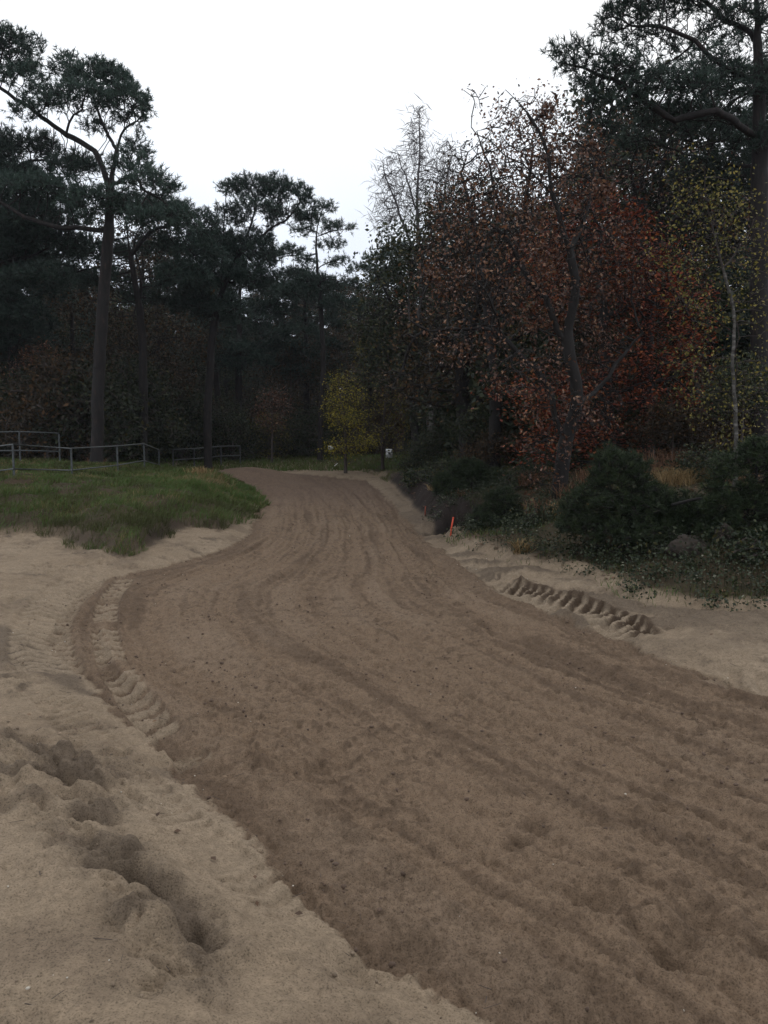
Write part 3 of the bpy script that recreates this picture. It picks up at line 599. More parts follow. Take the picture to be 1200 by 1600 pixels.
hero('beech_tree', (955, 730), 17, [[(950, 660), (948, 580), (945, 500), (940, 420), (935, 350)], [(948, 600), (900, 590, -1), (840, 600, -1.5), (790, 608, -1.8)], [(948, 620), (1000, 600), (1050, 590)], [(948, 660), (900, 670, -1), (840, 690, -1.6)], [(945, 500), (1000, 470), (1050, 450)]],
     [(930, 350, 80, 50, 0), (950, 420, 120, 60, 0), (1010, 470, 100, 50, 0), (900, 470, 90, 50, 1), (860, 400, 60, 50, 1), (830, 606, 60, 11, -1.6), (790, 612, 30, 9, -1.8), (890, 596, 60, 16, -1), (880, 690, 70, 16, -1.2), (820, 700, 40, 14, -1.6), (950, 620, 90, 26, 0), (1010, 570, 90, 40, 0), (1040, 620, 70, 24, 0), (960, 680, 80, 22, 0), (1060, 520, 60, 40, 0), (860, 640, 60, 14, -1), (900, 730, 50, 16, 0)],
     'broad', 'oak_bark', 'beech_leaf', 'deep red beech with flat layered sprays glowing behind the oak', rb=.15, seed=23, D=.2, natt=5500, nleaf=12, size=.085, spread=.16, kill=.2, infl=2, flat=.6, trop=0, sparse=.97, cap=15000, shell=0)
hero('birch_tree', (1150, 745), 12.5, [[(1148, 660), (1145, 600), (1142, 560), (1144, 510), (1138, 460), (1130, 425), (1118, 380), (1105, 320), (1100, 260)], [(1147, 620), (1152, 570), (1151, 520), (1146, 490), (1140, 470)], [(1130, 425), (1160, 380), (1180, 340)], [(1144, 520), (1110, 490), (1080, 480)], [(1147, 640), (1120, 610, -.5), (1090, 600, -.5)]],
     [(1080, 300, 40, 50, 0), (1120, 330, 60, 60, 0), (1060, 400, 50, 40, 0), (1130, 410, 60, 40, .6), (1180, 400, 40, 60, 0), (1100, 470, 60, 40, .6), (1180, 480, 40, 40, 0), (1090, 560, 50, 40, .3), (1180, 600, 40, 50, 0), (1110, 620, 50, 40, .4), (1160, 680, 50, 30, .4)],
     'broad', 'birch_bark', 'birch_leaf', 'thin birch with pale twin stem and yellow-green leaves near the right edge', rb=.035, seed=24, D=.16, natt=2200, nleaf=8, size=.055, spread=.14, kill=.16, infl=1.5, sparse=.8, cap=8000, shell=0, rt=.003, power=.5)
hero('birch_tree', (672, 740), 36, [[(668, 640), (660, 520), (655, 420), (650, 330), (655, 250), (655, 180)], [(655, 420), (625, 340), (605, 280), (598, 250)], [(655, 400), (690, 320), (705, 250), (700, 220)], [(650, 330), (630, 270), (622, 240)]],
     [(612, 285, 26, 45, 0), (650, 215, 16, 46, 0), (655, 290, 40, 50, 0), (695, 275, 26, 55, 0), (630, 320, 40, 40, 0), (600, 330, 20, 40, 0), (700, 340, 40, 40, 0)],
     'broad', 'grey_twig', 'grey_leaf', 'tall almost leafless birch, its grey twigs against the white sky', rb=.13, seed=25, D=.28, natt=5000, nleaf=3, size=.55, elong=22, droop=.5, spread=.18, kill=.22, infl=3, sparse=.8, cap=14000, shell=0, rt=.007, trop=-.05, jit=.45)
hero('dark_tree', (650, 745), 30, [[(650, 660), (648, 560), (645, 480), (640, 400)], [(648, 520), (600, 450), (585, 420)], [(648, 520), (700, 440), (720, 400)]],
     [(612, 380, 30, 24, 0), (640, 395, 50, 36, 0), (600, 430, 34, 40, 0), (690, 400, 50, 40, 0), (640, 460, 70, 50, 0), (700, 470, 60, 50, 0), (600, 510, 50, 50, 0), (660, 550, 80, 50, 0), (740, 520, 50, 50, 0), (590, 570, 40, 40, 0), (740, 400, 50, 50, 1), (700, 340, 50, 36, 1), (750, 320, 50, 40, 1), (770, 460, 50, 60, 1)],
     'broad', 'oak_bark', 'green_leaf', 'dense dark green tree left of the oaks beneath the grey birch', rb=.2, seed=26, D=.28, natt=3500, nleaf=18, size=.15, spread=.28, kill=.3, infl=3, cap=8000, shell=.1)
hero('oak_tree', (734, 735), 22, [[(733, 690), (728, 640), (724, 605), (728, 560), (735, 520), (750, 470)], [(728, 650), (752, 610), (757, 560), (758, 500)], [(733, 690), (790, 665, -1), (830, 640, -1)], [(728, 560), (700, 530), (660, 520)]],
     [(750, 460, 70, 50, 0), (700, 500, 60, 40, 0), (660, 530, 50, 40, 0), (800, 520, 60, 50, 0), (730, 560, 80, 40, 0), (680, 600, 60, 40, 0), (800, 640, 50, 24, -1), (760, 400, 70, 50, 0), (700, 420, 50, 40, 0), (640, 600, 40, 40, 0), (700, 370, 50, 40, 0)],
     'broad', 'oak_bark', 'dull_leaf', 'thick black trunked oak with dull brown leaves behind the peat bank', rb=.26, seed=27, D=.25, natt=3200, nleaf=12, size=.11, spread=.2, kill=.28, infl=2.5, cap=7000, shell=0)
# small yellow and green trees closing the end of the track
hero('maple_tree', (540, 735), 31, [[(540, 690), (536, 650), (532, 620)], [(540, 690), (555, 670), (566, 650)]], [(530, 630, 24, 16, 0), (545, 655, 28, 16, -.5), (522, 650, 14, 16, 0), (560, 690, 30, 14, 0), (535, 700, 30, 14, 0), (550, 618, 20, 12, .5), (530, 600, 20, 16, 1)],
     'broad', 'twig_bark', 'yellow_leaf', 'small bright yellow tree at the end of the track', rb=.06, seed=28, D=.16, natt=1800, nleaf=14, size=.08, spread=.16, kill=.18, infl=1.8, cap=4000, shell=0, flat=.3)
hero('maple_tree', (598, 735), 33, [[(598, 690), (600, 650), (604, 610)], [(598, 690), (575, 660), (570, 640)], [(598, 690), (625, 650)]], [(575, 640, 26, 26, 0), (610, 620, 30, 26, 0), (630, 660, 30, 24, 0), (595, 680, 40, 24, 0), (570, 590, 30, 24, 1), (630, 700, 30, 16, 0), (580, 550, 30, 24, 1), (620, 570, 26, 24, 1)],
     'broad', 'twig_bark', 'birch_leaf', 'olive yellow young tree behind the small white sign', rb=.07, seed=29, D=.18, natt=1500, nleaf=6, size=.10, spread=.13, kill=.2, infl=1.8, cap=4000, shell=0)
for bx, lb, sd in ((676, 'white birch trunk left of the pair behind the peat bank', 31), (707, 'white birch trunk nearest the black oak, partly hidden', 32)):
    hero('birch_tree', (bx, 735), 27, [[(bx, 690), (bx-1, 650), (bx+1, 610), (bx-3, 560), (bx-2, 500)]], [(bx, 520, 24, 30, 0), (bx-10, 560, 24, 24, 0), (bx+10, 580, 20, 20, 0)],
         'broad', 'birch_bark', 'dull_leaf', lb, rb=.085, seed=sd, D=.25, natt=300, nleaf=4, size=.07, spread=.15, kill=.3, infl=2.5, cap=1500, shell=0)
print('heroes', round(time.time()-T0, 1))

for i, (bx, by, d, r0, lb, m_) in enumerate([(425, 622, 39, 22, 'small orange brown tree far back left of the yellow one', 'oak_leaf'), (62, 560, 36, 34, 'dim orange brown young tree behind the left pines', 'oak_leaf'),
    (120, 600, 38, 30, 'dark green young tree between the left pine trunks', 'green_leaf'), (420, 665, 42, 26, 'olive green young tree beyond the end of the green bank', 'birch_leaf'), (30, 640, 36, 30, 'dull brown young tree behind the short fence section', 'oak_leaf'), (455, 560, 46, 34, 'olive brown tree high up behind the slender pine', 'dull_leaf')]):
    hero('young_tree', (bx, 735), d, [[(bx, 700), (bx, by)]], [(bx, by, r0, r0*.8, 0), (bx+r0*.8, by+r0*.6, r0*.8, r0*.6, 0), (bx-r0*.7, by+r0*.8, r0*.8, r0*.7, 0), (bx, by+r0*1.6, r0, r0*.7, 0)],
         'broad', 'twig_bark', m_, lb, rb=.05, seed=60+i, D=.22, natt=900, nleaf=10, size=.10, spread=.18, kill=.25, infl=2, cap=3000, shell=0)
# --- bushes and young trees on the right bank
def bush(name, base, d, ells, kind, bark, leafm, label, rb=.03, **kw):
    limbs = [[(base[0]+1, base[1]-20), (base[0]+3, ells[0][1])]]
    return hero(name, base, d, limbs, ells, kind, bark, leafm, label, 'bush', crown='foliage', rb=rb, **kw)
PK = dict(D=.08, kill=.085, infl=.8, dens=5, k=14, L=.085, w_=.009, spread=.06, trop=.12, cap=9000)
bush('young_pine', (968, 880), 10.6, [(968, 745, 50, 40, 0), (940, 790, 60, 40, 0), (1000, 790, 60, 40, 0), (985, 830, 90, 34, 0), (915, 825, 50, 30, 0), (1040, 800, 30, 30, 0), (950, 720, 24, 18, 0), (990, 730, 22, 20, 0)], 'pine', 'pine_bark', 'young_pine', 'bushy young pine right of the forked oak trunk', seed=41, per=420, **PK)
bush('young_pine', (1180, 890), 10, [(1185, 720, 36, 36, 0), (1150, 745, 40, 34, 0), (1190, 790, 50, 50, 0), (1130, 790, 40, 34, 0), (1150, 830, 60, 34, 0), (1230, 750, 50, 60, 0)], 'pine', 'pine_bark', 'young_pine', 'tall young pine cut by the right edge of the picture', seed=42, per=420, **PK)
bush('young_pine', (1075, 885), 10.5, [(1070, 800, 30, 26, 0), (1060, 830, 44, 30, 0), (1095, 820, 36, 30, 0)], 'pine', 'pine_bark', 'young_pine', 'low young pine above the brown boulder', seed=43, per=380, **PK)
bush('young_pine', (785, 872), 13.6, [(785, 790, 30, 26, 0), (765, 815, 34, 26, 0), (805, 820, 36, 30, 0), (790, 845, 46, 22, 0)], 'pine', 'pine_bark', 'young_pine', 'small blue-green young pine right of the orange stake', seed=44, per=420, **PK)
bush('young_pine', (735, 800), 17.5, [(735, 740, 34, 22, 0), (710, 755, 36, 22, 0), (765, 755, 36, 24, 0), (735, 772, 60, 18, 0)], 'pine', 'pine_bark', 'young_pine', 'dark young pine behind the hollow with the stake', seed=45, per=420, **{**PK, 'L': .1, 'w_': .009})
BK = dict(D=.11, kill=.11, infl=1.0, natt=1800, nleaf=14, size=.06, spread=.10, shell=0, cap=3500, depth_max=3)
for i, (bx, by, d, w_, h_, m_, lb) in enumerate([
    (700, 765, 21, 60, 26, 'green_leaf', 'low dark green bush on top of the peat bank'), (820, 800, 16, 50, 40, 'green_leaf', 'dark leafy bush just left of the forked oak trunk'),
    (900, 850, 12.5, 40, 40, 'green_leaf', 'dark shrub at the foot of the forked oak'), (1110, 760, 14, 70, 30, 'green_leaf', 'shrub beyond the golden grass on the bank'),
    (1050, 700, 16, 60, 40, 'dull_leaf', 'brown shrub under the red beech'), (780, 730, 20, 60, 30, 'dull_leaf', 'brown shrub between the two black oak trunks'),
    (1175, 890, 9.2, 40, 30, 'green_leaf', 'dark shrub low by the right edge behind the earth hollow'), (1010, 880, 10.2, 60, 24, 'green_leaf', 'dark shrub spilling beneath the bushy young pine'),
    (860, 745, 17, 50, 26, 'green_leaf', 'green shrub below the red sprays of the beech'), (1160, 650, 15, 60, 50, 'green_leaf', 'tall dark shrub behind the pale twin birch stem'),
    (830, 865, 13, 34, 40, 'green_leaf', 'dark shrub between the golden tuft and the blue-green young pine'), (945, 905, 10.6, 44, 34, 'green_leaf', 'dark shrub on the low front edge of the bank below the oak'),
    (1130, 905, 9.6, 50, 40, 'green_leaf', 'dark shrub hanging over the clods at the foot of the bank'), (760, 690, 21, 50, 30, 'green_leaf', 'dark green shrub against the black oak trunk'),
    (690, 720, 24, 50, 30, 'green_leaf', 'dark green shrub hiding the feet of the two birches'), (1110, 850, 10.8, 50, 40, 'dull_leaf', 'dull brown shrub under the low young pine'), (660, 735, 26, 36, 16, 'green_leaf', 'low green shrub just right of the white board')]):
    bush('shrub', (bx, by), d, [(bx, by-h_*1.1, w_*.7, h_*.7, 0), (bx-w_*.5, by-h_*.6, w_*.6, h_*.5, 0), (bx+w_*.5, by-h_*.6, w_*.6, h_*.5, .3)], 'broad', 'twig_bark', m_, lb, rb=.025, seed=50+i, **BK)
print('bushes', round(time.time()-T0, 1))

# --- the wood behind: prototypes copied with their parts
def auto_pine(seed, H, lean=.4, low=.42):
    rg = np.random.default_rng(seed); b = rg.normal(0, lean, 2)
    tr = [(0, 0, 0), (b[0]*.2, b[1]*.2, H*.3), (b[0]*.7, b[1]*.6, H*.65), (b[0], b[1], H*.95)]; cl = []
    for i in range(24):
        zf = low+(1-low)*((i+.5)/24); a = i*2.4+rg.random(); rad = 2.9*math.sin(math.pi*min(1, (1-zf)/(1-low)*.75+.18))*rg.uniform(.5, 1.1)
        cl.append(((b[0]*zf+math.cos(a)*rad, b[1]*zf+math.sin(a)*rad, H*zf), (rg.uniform(.9, 1.35), rg.uniform(.9, 1.35), rg.uniform(.35, .6))))
    cl.append(((b[0], b[1], H*.97), (1, 1, .6)))
    return pine_geo([tr], cl, .22, seed, D=.3, per=60, dens=7, k=7, L=.24, w_=.045, kill=.32, spread=.22)
def auto_broad(seed, H, W_, natt, nleaf, size, low=.25, spread=.2, D=.32, **kw):
    rg = np.random.default_rng(seed); b = rg.normal(0, .4, 2); tr = [(0, 0, 0), (b[0]*.3, b[1]*.3, H*.35), (b[0], b[1], H*.8)]; el = []
    for i in range(12):
        zf = low+(1-low)*(i+.5)/12; a = i*2.4+rg.random(); rad = W_*math.sin(math.pi*min(.95, (1-zf)/(1-low)*.7+.12))*rg.uniform(.4, .8)
        el.append(((b[0]*zf+math.cos(a)*rad, b[1]*zf+math.sin(a)*rad, H*zf), (W_*.45, W_*.45, W_*.33)))
    return broad_geo([tr], el, .16, seed, D=D, natt=natt, nleaf=nleaf, size=size, spread=spread, kill=D*1.1, infl=3, shell=0, **kw)
P = {}
P['pine'] = [(make_plant('pine', auto_pine(101+i, h), M['pine_bark'], M['pine_needles']), h) for i, h in enumerate((12.5, 14, 11))]
P['oak'] = [(make_plant('oak', auto_broad(111+i, 10, 3.0, 1900, 16, .14, .15, .28), M['oak_bark'], M[m_]), 10) for i, m_ in enumerate(('dull_leaf', 'oak_leaf'))]
P['beech'] = [(make_plant('beech', auto_broad(121, 8, 2.6, 1900, 18, .13, .1, .26, flat=.5), M['oak_bark'], M['beech_leaf']), 8)]
P['green'] = [(make_plant('green', auto_broad(131, 9, 2.8, 2000, 20, .16, .08, .3), M['oak_bark'], M['green_leaf']), 9)]
P['birch'] = [(make_plant('birch', auto_broad(141, 8, 2.0, 1300, 12, .11, .15, .24), M['birch_bark'], M['birch_leaf']), 8)]
P['shrub'] = [(make_plant('shrub', auto_broad(151+i, 2.6, 1.5, 1100, 18, .12, .05, .17, .2), M['twig_bark'], M[m_]), 2.6) for i, m_ in enumerate(('green_leaf', 'dull_leaf', 'birch_leaf', 'oak_leaf'))]
SKY = np.array([(-900, 120), (-200, 120), (0, 250), (200, 320), (250, 350), (330, 362), (430, 420), (540, 470), (570, 440), (600, 400), (700, 390), (780, 350), (880, 300), (940, 240), (1000, 170), (1100, 120), (1200, 90), (2000, 50)], float)
def top_limit(x, y):
    px = 600+FOC*x/y*.99; py = np.interp(px, SKY[:, 0], SKY[:, 1]); return HC+(665-py)/FOC*y
names = dict(pine='pine_tree', oak='oak_tree', beech='beech_tree', green='dark_tree', birch='birch_tree', shrub='shrub')
desc = dict(pine=('dark pine', 'dark pines standing deep in the wood'), oak=('brown leaved oak', 'brown oaks standing deep in the wood'), beech=('rusty red beech', 'rusty beeches deep in the wood'),
            green=('dense dark green tree', 'dark green trees deep in the wood'), birch=('thin yellowish birch', 'yellowish birches deep in the wood'), shrub=('leafy undergrowth shrub', 'undergrowth shrubs at the foot of the wood'))
first = {}
def put(kind, v, x, y, s, label, group, rz):
    ms, H = P[kind][v % len(P[kind])]; z = zg(x, y)-.08
    if (kind, v % len(P[kind])) not in first:
        first[(kind, v % len(P[kind]))] = r = place(names[kind], ms, (x, y, z), label, 'bush' if kind == 'shrub' else 'tree', group, rz, s, ('trunk', 'crown') if kind != 'shrub' else ('trunk', 'foliage'))
    else: r = dup(first[(kind, v % len(P[kind]))], (x, y, z), rz, s, None, label, group)
    return r
rg = np.random.default_rng(77); pts = []
def zone(x, y):
    if x < -.14*y-1: return 'left'
    return 'mid' if x < .09*y else 'right'
ztxt = dict(left='in the wood behind the metal fence', mid='closing the view beyond the end of the track', right='in the wood behind the red beech and oaks')
def ok(x, y, gap):
    return all((x-a)**2+(y-b)**2 > gap*gap for a, b in pts)
def inwood(x, y):
    if y < 17: return False
    ls = -.36*y+2 if y < 34 else 99           # left meadow edge
    if x < -.17*y+1.4 or (x < -2 and y < 36): return y > 31+.12*max(0, -x-6) and not (x > -.27*y and y < 41)
    if x < 3.4+(24-y)*.15 and y < 35: return False
    if x > 0 and y < 35: return x > 4.2+(22-y)*.35 and y > 19.5
    return y > (44 if -.3*y < x < .12*y else 37)
for tries in range(6000):
    y = 18+rg.random()**.8*70; x = rg.uniform(-.62, .62)*y+rg.uniform(-3, 3)
    gap = 2.4 if y < 50 else 3.2
    if not inwood(x, y) or not ok(x, y, gap): continue
    if len(pts) > 150: break
    z = zone(x, y); pr = dict(left=(.5, .22, .02, .26, 0), mid=(.35, .3, .03, .25, .07), right=(.25, .33, .15, .22, .05))[z]
    kind = ('pine', 'oak', 'beech', 'green', 'birch')[rg.choice(5, p=pr)]
    v = int(rg.integers(0, 3)) if kind == 'pine' else int(rg.random() < (.4 if z == 'right' else 0)); H = P[kind][v % len(P[kind])][1]; lim = top_limit(x, y)-zg(x, y)
    s = min(rg.uniform(.85, 1.15), lim/H)
    if s < .5:
        if kind == 'pine': kind = 'oak'; v = 0; s = min(1, lim/10)
        if s < .4: continue
    pts.append((x, y)); put(kind, v, x, y, s, f'{desc[kind][0]} {ztxt[z]}', f'{desc[kind][1]}, {dict(left="left side", mid="middle", right="right side")[z]}', rg.random()*6.28)
n_tr = len(pts); sp = []; k = 0
for tries in range(4000):
    y = 20+rg.random()*32; x = rg.uniform(-.6, .6)*y
    if not (inwood(x, y) or inwood(x, y+1.5)) or any((x-a)**2+(y-b)**2 < 1.7**2 for a, b in sp): continue
    if x > 0 and y < 24 and x < .12*y: continue
    sp.append((x, y)); z = zone(x, y); s = rg.uniform(.7, 1.45)
    put('shrub', int(rg.choice(4, p=(.53, .44, 0, .03))), x, y, s, f'{desc["shrub"][0]} {ztxt[z]}', f'{desc["shrub"][1]}, {dict(left="left side", mid="middle", right="right side")[z]}', rg.random()*6.28)
    k += 1
    if k >= 120: break
print('wood', n_tr, k, round(time.time()-T0, 1))
# the far wood reads as one mass
n = 60000; aa = rg.uniform(-.75, .75, n); dd = 88+rg.random(n)*26; X = np.sin(aa)*dd; Y = np.cos(aa)*dd
lim = np.array(top_limit(X, Y)); hh = np.minimum(lim, 15)*(.78+.22*vnoise(X/3.5, Y/3.5, 5)); Z = rg.random(n)**.8*hh+.4
V, F, r_ = leaves(np.stack([X, Y, Z], 1), 1, 1.0, rg, .2, 1.4)
o = obj('woodland', mesh('woodland', V, F, M['dull_leaf'], r_, smooth=False)); o['kind'] = 'stuff'

# ------------------------------------------------------------------ grass, herbs, small things
def blades(X, Y, Z, Lg, wd, rg, lean=(0, 0), curl=.5, tone=None, sp=.35):
    n = len(X); a = rg.random(n)*2*math.pi; u = np.stack([np.cos(a), np.sin(a), 0*a], 1)
    d = np.stack([rg.normal(0, sp, n)+lean[0], rg.normal(0, sp, n)+lean[1], np.ones(n)], 1); d = nrm(d)
    bend = nrm(np.stack([d[:, 0], d[:, 1], np.full(n, -.25)], 1)); p = np.stack([X, Y, Z], 1); L = Lg[:, None]; w2 = (wd*.5)[:, None] if np.ndim(wd) else wd*.5
    m = p+d*L*.5; t = p+d*L*(.9-.2*curl)+bend*L*curl*.45
    V = np.stack([p-u*w2, p+u*w2, m+u*w2*.8, m-u*w2*.8, t], 1).reshape(-1, 3); b = (np.arange(n)*5)[:, None]
    F4 = b+np.array([0, 1, 2, 3]); F3 = b+np.array([3, 2, 4])
    return V, [F4, F3], np.repeat(np.clip(tone if tone is not None else rg.random(n), 0, 1), 5)
rg = np.random.default_rng(5)
def inpit(x, y): return ((x-PIT[0]-.55)/1.1)**2+((y-PIT[1]-.75)/.85)**2 < 1
def scatter(n, x0, x1, y0, y1, keep):
    y = y0+(y1-y0)*rg.random(n)**1.4; x = rg.uniform(x0, x1, n)
    z, dT, dG, dV, left = macro(x, y); k = keep(x, y, dT, dG, dV, left)
    return x[k], y[k], z[k], dT[k], dG[k], dV[k]
# left bank and meadow
def k1(x, y, dT, dG, dV, left):
    return (dG < .04+.22*vnoise(x/.35, y/.35, 3)) & (x > -.62*y-1) & (rg.random(len(x)) < .35+.65*ss(-.6, .4, vnoise(x/.35, y/.35, 4))) 
x, y, z, dT, dG, dV = scatter(330000, -16, -1.2, 11.5, 33, k1)
nn = fbm(x, y, 1.1, 301, 3); top = ss(-1.5, -3.5, dG)
hgt = rg.uniform(.08, .20, len(x))*(1.0+.9*ss(-.1, .5, vnoise(x/.4, y/.4, 302)))*(1-.3*top)
gx = at(335, 775, 21)[:2]; green = np.exp(-(((x-gx[0])/2.2)**2+((y-gx[1])/3.5)**2))
tone = .22+.25*nn+.36*green-.12*ss(-1.2, -.1, dG)+rg.normal(0, .10, len(x))+(.38-.2*green)*ss(-.1, .5, fbm(x, y, 1.2, 305)+.35*top)*(rg.random(len(x)) < .65)  # blades toned darker at the bank's foot, shading put into their colour
V, F, r_ = blades(x, y, z-.012, hgt, .007+.012*ss(13, 25, y), rg, (.25, -.1), .5, tone)
o = obj('grass', mesh('grass', V, F, M['grass'], r_)); tag(o, None, None, None, 'stuff')
# far side grass and tufts on the right verge
def k2(x, y, dT, dG, dV, left): return (dV < .02) & (dV > -5) & (x > -1) & (x < .60*y) & (rg.random(len(x)) < .25+.75*ss(-.1, .5, vnoise(x/.6, y/.6, 14))) & ~((y > 14.5) & (y < 27) & (dV > -.85)) & ~inpit(x, y)
x, y, z, dT, dG, dV = scatter(150000, -1, 12, 5, 38, k2)
gg = gr(980, 935); tone = .27+.12*fbm(x, y, .8, 311)+.2*np.exp(-((x-gg[0])**2+(y-gg[1])**2)/.5)+rg.normal(0, .1, len(x))+.4*ss(.2, .7, vnoise(x/1.1, y/1.1, 312))*(rg.random(len(x)) < .6)
V, F, r_ = blades(x, y, z-.012, rg.uniform(.06, .17, len(x)), .006+.010*ss(8, 25, y), rg, (0, 0), .5, tone)
o = obj('verge_grass', mesh('verge_grass', V, F, M['grass'], r_)); tag(o, kind='stuff')
def k3(x, y, dT, dG, dV, left): return (y > 33) & (dT > .3) & (x > -.35*y) & (x < .4*y)
x, y, z, dT, dG, dV = scatter(26000, -12, 12, 32, 46, k3)
V, F, r_ = blades(x, y, z, rg.uniform(.12, .28, len(x)), .03, rg, (0, 0), .5, .3+.12*fbm(x, y, 2, 313)+rg.normal(0, .08, len(x)))
o = obj('far_grass', mesh('far_grass', V, F, M['grass'], r_)); tag(o, kind='stuff')
# leafy herbs, nettles and creeping plants along the foot of the right bank
def k4(x, y, dT, dG, dV, left): return ~inpit(x, y) & (dV < -.05) & (dV > -2.4) & (x > 0) & (y < 17) & (x < .62*y) & (rg.random(len(x)) < ss(-.5, .2, vnoise(x/.5, y/.5, 24)+.4*ss(12, 8, y)))
x, y, z, dT, dG, dV = scatter(16000, 0, 9, 5.5, 17, k4)
hh = rg.uniform(.03, .22, len(x))*ss(.05, -.5, dV); P0 = np.stack([x, y, z+hh], 1)
V, F, r_ = leaves(P0, 9, .038, rg, .045, 1.5, .1, .3, .35)
st = tubes(np.stack([x, y, z-.02], 1), P0, np.full(len(x), .003), np.full(len(x), .002), np.tile([0., 0, 1], (len(x), 1)), np.tile([0., 0, 1], (len(x), 1)), 3)
nv = len(V); V = np.vstack([V, st[0]]); F = np.vstack([F, st[1]+nv]); r_ = np.concatenate([r_, np.full(len(st[0]), .4)])
o = obj('ground_herbs', mesh('ground_herbs', V, F, M['herb'], r_, smooth=False)); tag(o, kind='stuff')
# fallen leaves and bits
def flakes(name, n, x0, x1, y0, y1, keep, size, m_, tone=None):
    x, y, z, dT, dG, dV = scatter(n, x0, x1, y0, y1, keep)
    V, F, r_ = leaves(np.stack([x, y, z+.012], 1), 1, size, rg, .008, 1.6, 0, .35, .8)
    o = obj(name, mesh(name, V, F, m_, r_, smooth=False)); tag(o, kind='stuff')
flakes('fallen_leaves', 42000, -25, 25, 6, 45, lambda x, y, dT, dG, dV, l: ((dV < -.15) | (dG < -5) | (y > 34)) & (dT > .2), .085, M['litter'])
flakes('scattered_leaves', 900, -4, 6, 3, 17, lambda x, y, dT, dG, dV, l: (dT > -.4) & (dV > -.2) & (dG > -.1), .035, M['litter'])
def lumps(name, n, x0, x1, y0, y1, keep, s0, s1, m_, sink=.25):
    x, y, z, dT, dG, dV = scatter(n, x0, x1, y0, y1, keep); K = len(x)
    ph = (1+5**.5)/2; ic = nrm(np.array([(-1, ph, 0), (1, ph, 0), (-1, -ph, 0), (1, -ph, 0), (0, -1, ph), (0, 1, ph), (0, -1, -ph), (0, 1, -ph), (ph, 0, -1), (ph, 0, 1), (-ph, 0, -1), (-ph, 0, 1)]))
    fi = np.array([(0, 11, 5), (0, 5, 1), (0, 1, 7), (0, 7, 10), (0, 10, 11), (1, 5, 9), (5, 11, 4), (11, 10, 2), (10, 7, 6), (7, 1, 8), (3, 9, 4), (3, 4, 2), (3, 2, 6), (3, 6, 8), (3, 8, 9), (4, 9, 5), (2, 4, 11), (6, 2, 10), (8, 6, 7), (9, 8, 1)])
    s = s0*(s1/s0)**(rg.random(K)**2.2); sc = s[:, None]*rg.uniform(.6, 1.3, (K, 3))*np.array([1, 1, .75]); a = rg.random(K)*6.28
    W_ = ic[None]*rg.uniform(.75, 1.2, (K, 12, 1))*sc[:, None]; c, s_ = np.cos(a)[:, None], np.sin(a)[:, None]
    V = np.stack([W_[..., 0]*c-W_[..., 1]*s_+x[:, None], W_[..., 0]*s_+W_[..., 1]*c+y[:, None], W_[..., 2]+(z+s*sink)[:, None]], -1).reshape(-1, 3)
    F = ((np.arange(K)*12)[:, None, None]+fi).reshape(-1, 3); o = obj(name, mesh(name, V, F, m_)); tag(o, kind='stuff')
lumps('soil_clods', 26000, -5, 7, 2.0, 20, lambda x, y, dT, dG, dV, l: (dT < .02) & (rg.random(len(x)) < .15+.85*ss(-.2, .5, vnoise(x/.5, y/.8, 34))), .0025, .014, M['clod'], -.1)
lumps('sand_crumbs', 9000, -5, 8, 2.2, 16, lambda x, y, dT, dG, dV, l: (dT > -.02) & (dG > 0) & (dV > -.05) & (x > -y), .002, .011, M['sand_lump'], 0)
lumps('pale_pebbles', 700, -4, 7, 2.0, 15, lambda x, y, dT, dG, dV, l: (dG > 0) & (dV > -.3) & ((dT > -.1) | (rg.random(len(x)) < .35)), .003, .009, M['pebble'], .5)

x, y, z, dT, dG, dV = scatter(700, -4, 7, 2.2, 16, lambda x, y, dT, dG, dV, l: (dG > -.1) & (dV > -.4) & (dT > -.25)); n = len(x)
a = rg.random(n)*6.28; L = rg.uniform(.015, .07, n); dd = np.stack([np.cos(a), np.sin(a), rg.normal(0, .12, n)], 1); A_ = np.stack([x, y, z+.006], 1)
V, F = tubes(A_, A_+dd*L[:, None], rg.uniform(.0008, .002, n), rg.uniform(.0006, .0015, n), nrm(dd), nrm(dd), 4)
o = obj('twigs_on_sand', mesh('twigs_on_sand', V, F, M['twig_bark'])); tag(o, kind='stuff')
# grass tufts, each its own
def tuft(name, px, py, d, n, L, w_, m_, label, sp=.35, R_=.10, lean=(0, 0), group=None):
    x, y = at(px, py, d)[:2]; z = zg(x, y); a = rg.random(n)*6.28; q = R_*rg.random(n)**.7
    V, F, r_ = blades(np.cos(a)*q, np.sin(a)*q, np.full(n, -.02), L*rg.uniform(.45, 1.1, n), w_, rg, lean, .6, None, sp)
    o = obj(name, mesh(name, V, F, M[m_], r_), None, (x, y, z)); tag(o, label, 'grass tuft', group); return o
tuft('grass_tuft', 815, 885, 11.3, 170, .42, .008, 'dry_grass', 'spiky golden grass tuft on the verge right of the orange stake', .42, .12)
tuft('grass_tuft', 872, 850, 13, 120, .45, .009, 'dry_grass', 'golden brown grass tuft at the foot of the forked oak', .3, .18)
tuft('grass_tuft', 905, 850, 12.6, 110, .4, .008, 'dry_grass', 'dull golden tuft just right of the forked oak trunk', .35, .2)
for k, (px, py, d, lb) in enumerate([(1075, 738, 14.2, 'leftmost of the golden tufts above the young pines'), (1100, 735, 14.0, 'middle one of the golden tufts above the young pines'), (1128, 732, 14.2, 'rightmost of the golden tufts above the young pines'), (1050, 752, 13.6, 'lower golden tuft between the two tall young pines')]):
    x, y = at(px, py, d)[:2]; tuft('grass_tuft', px, py, d, 420, .55, .010, 'dry_grass', lb, .45, .36, group='golden grass tufts on the bank')
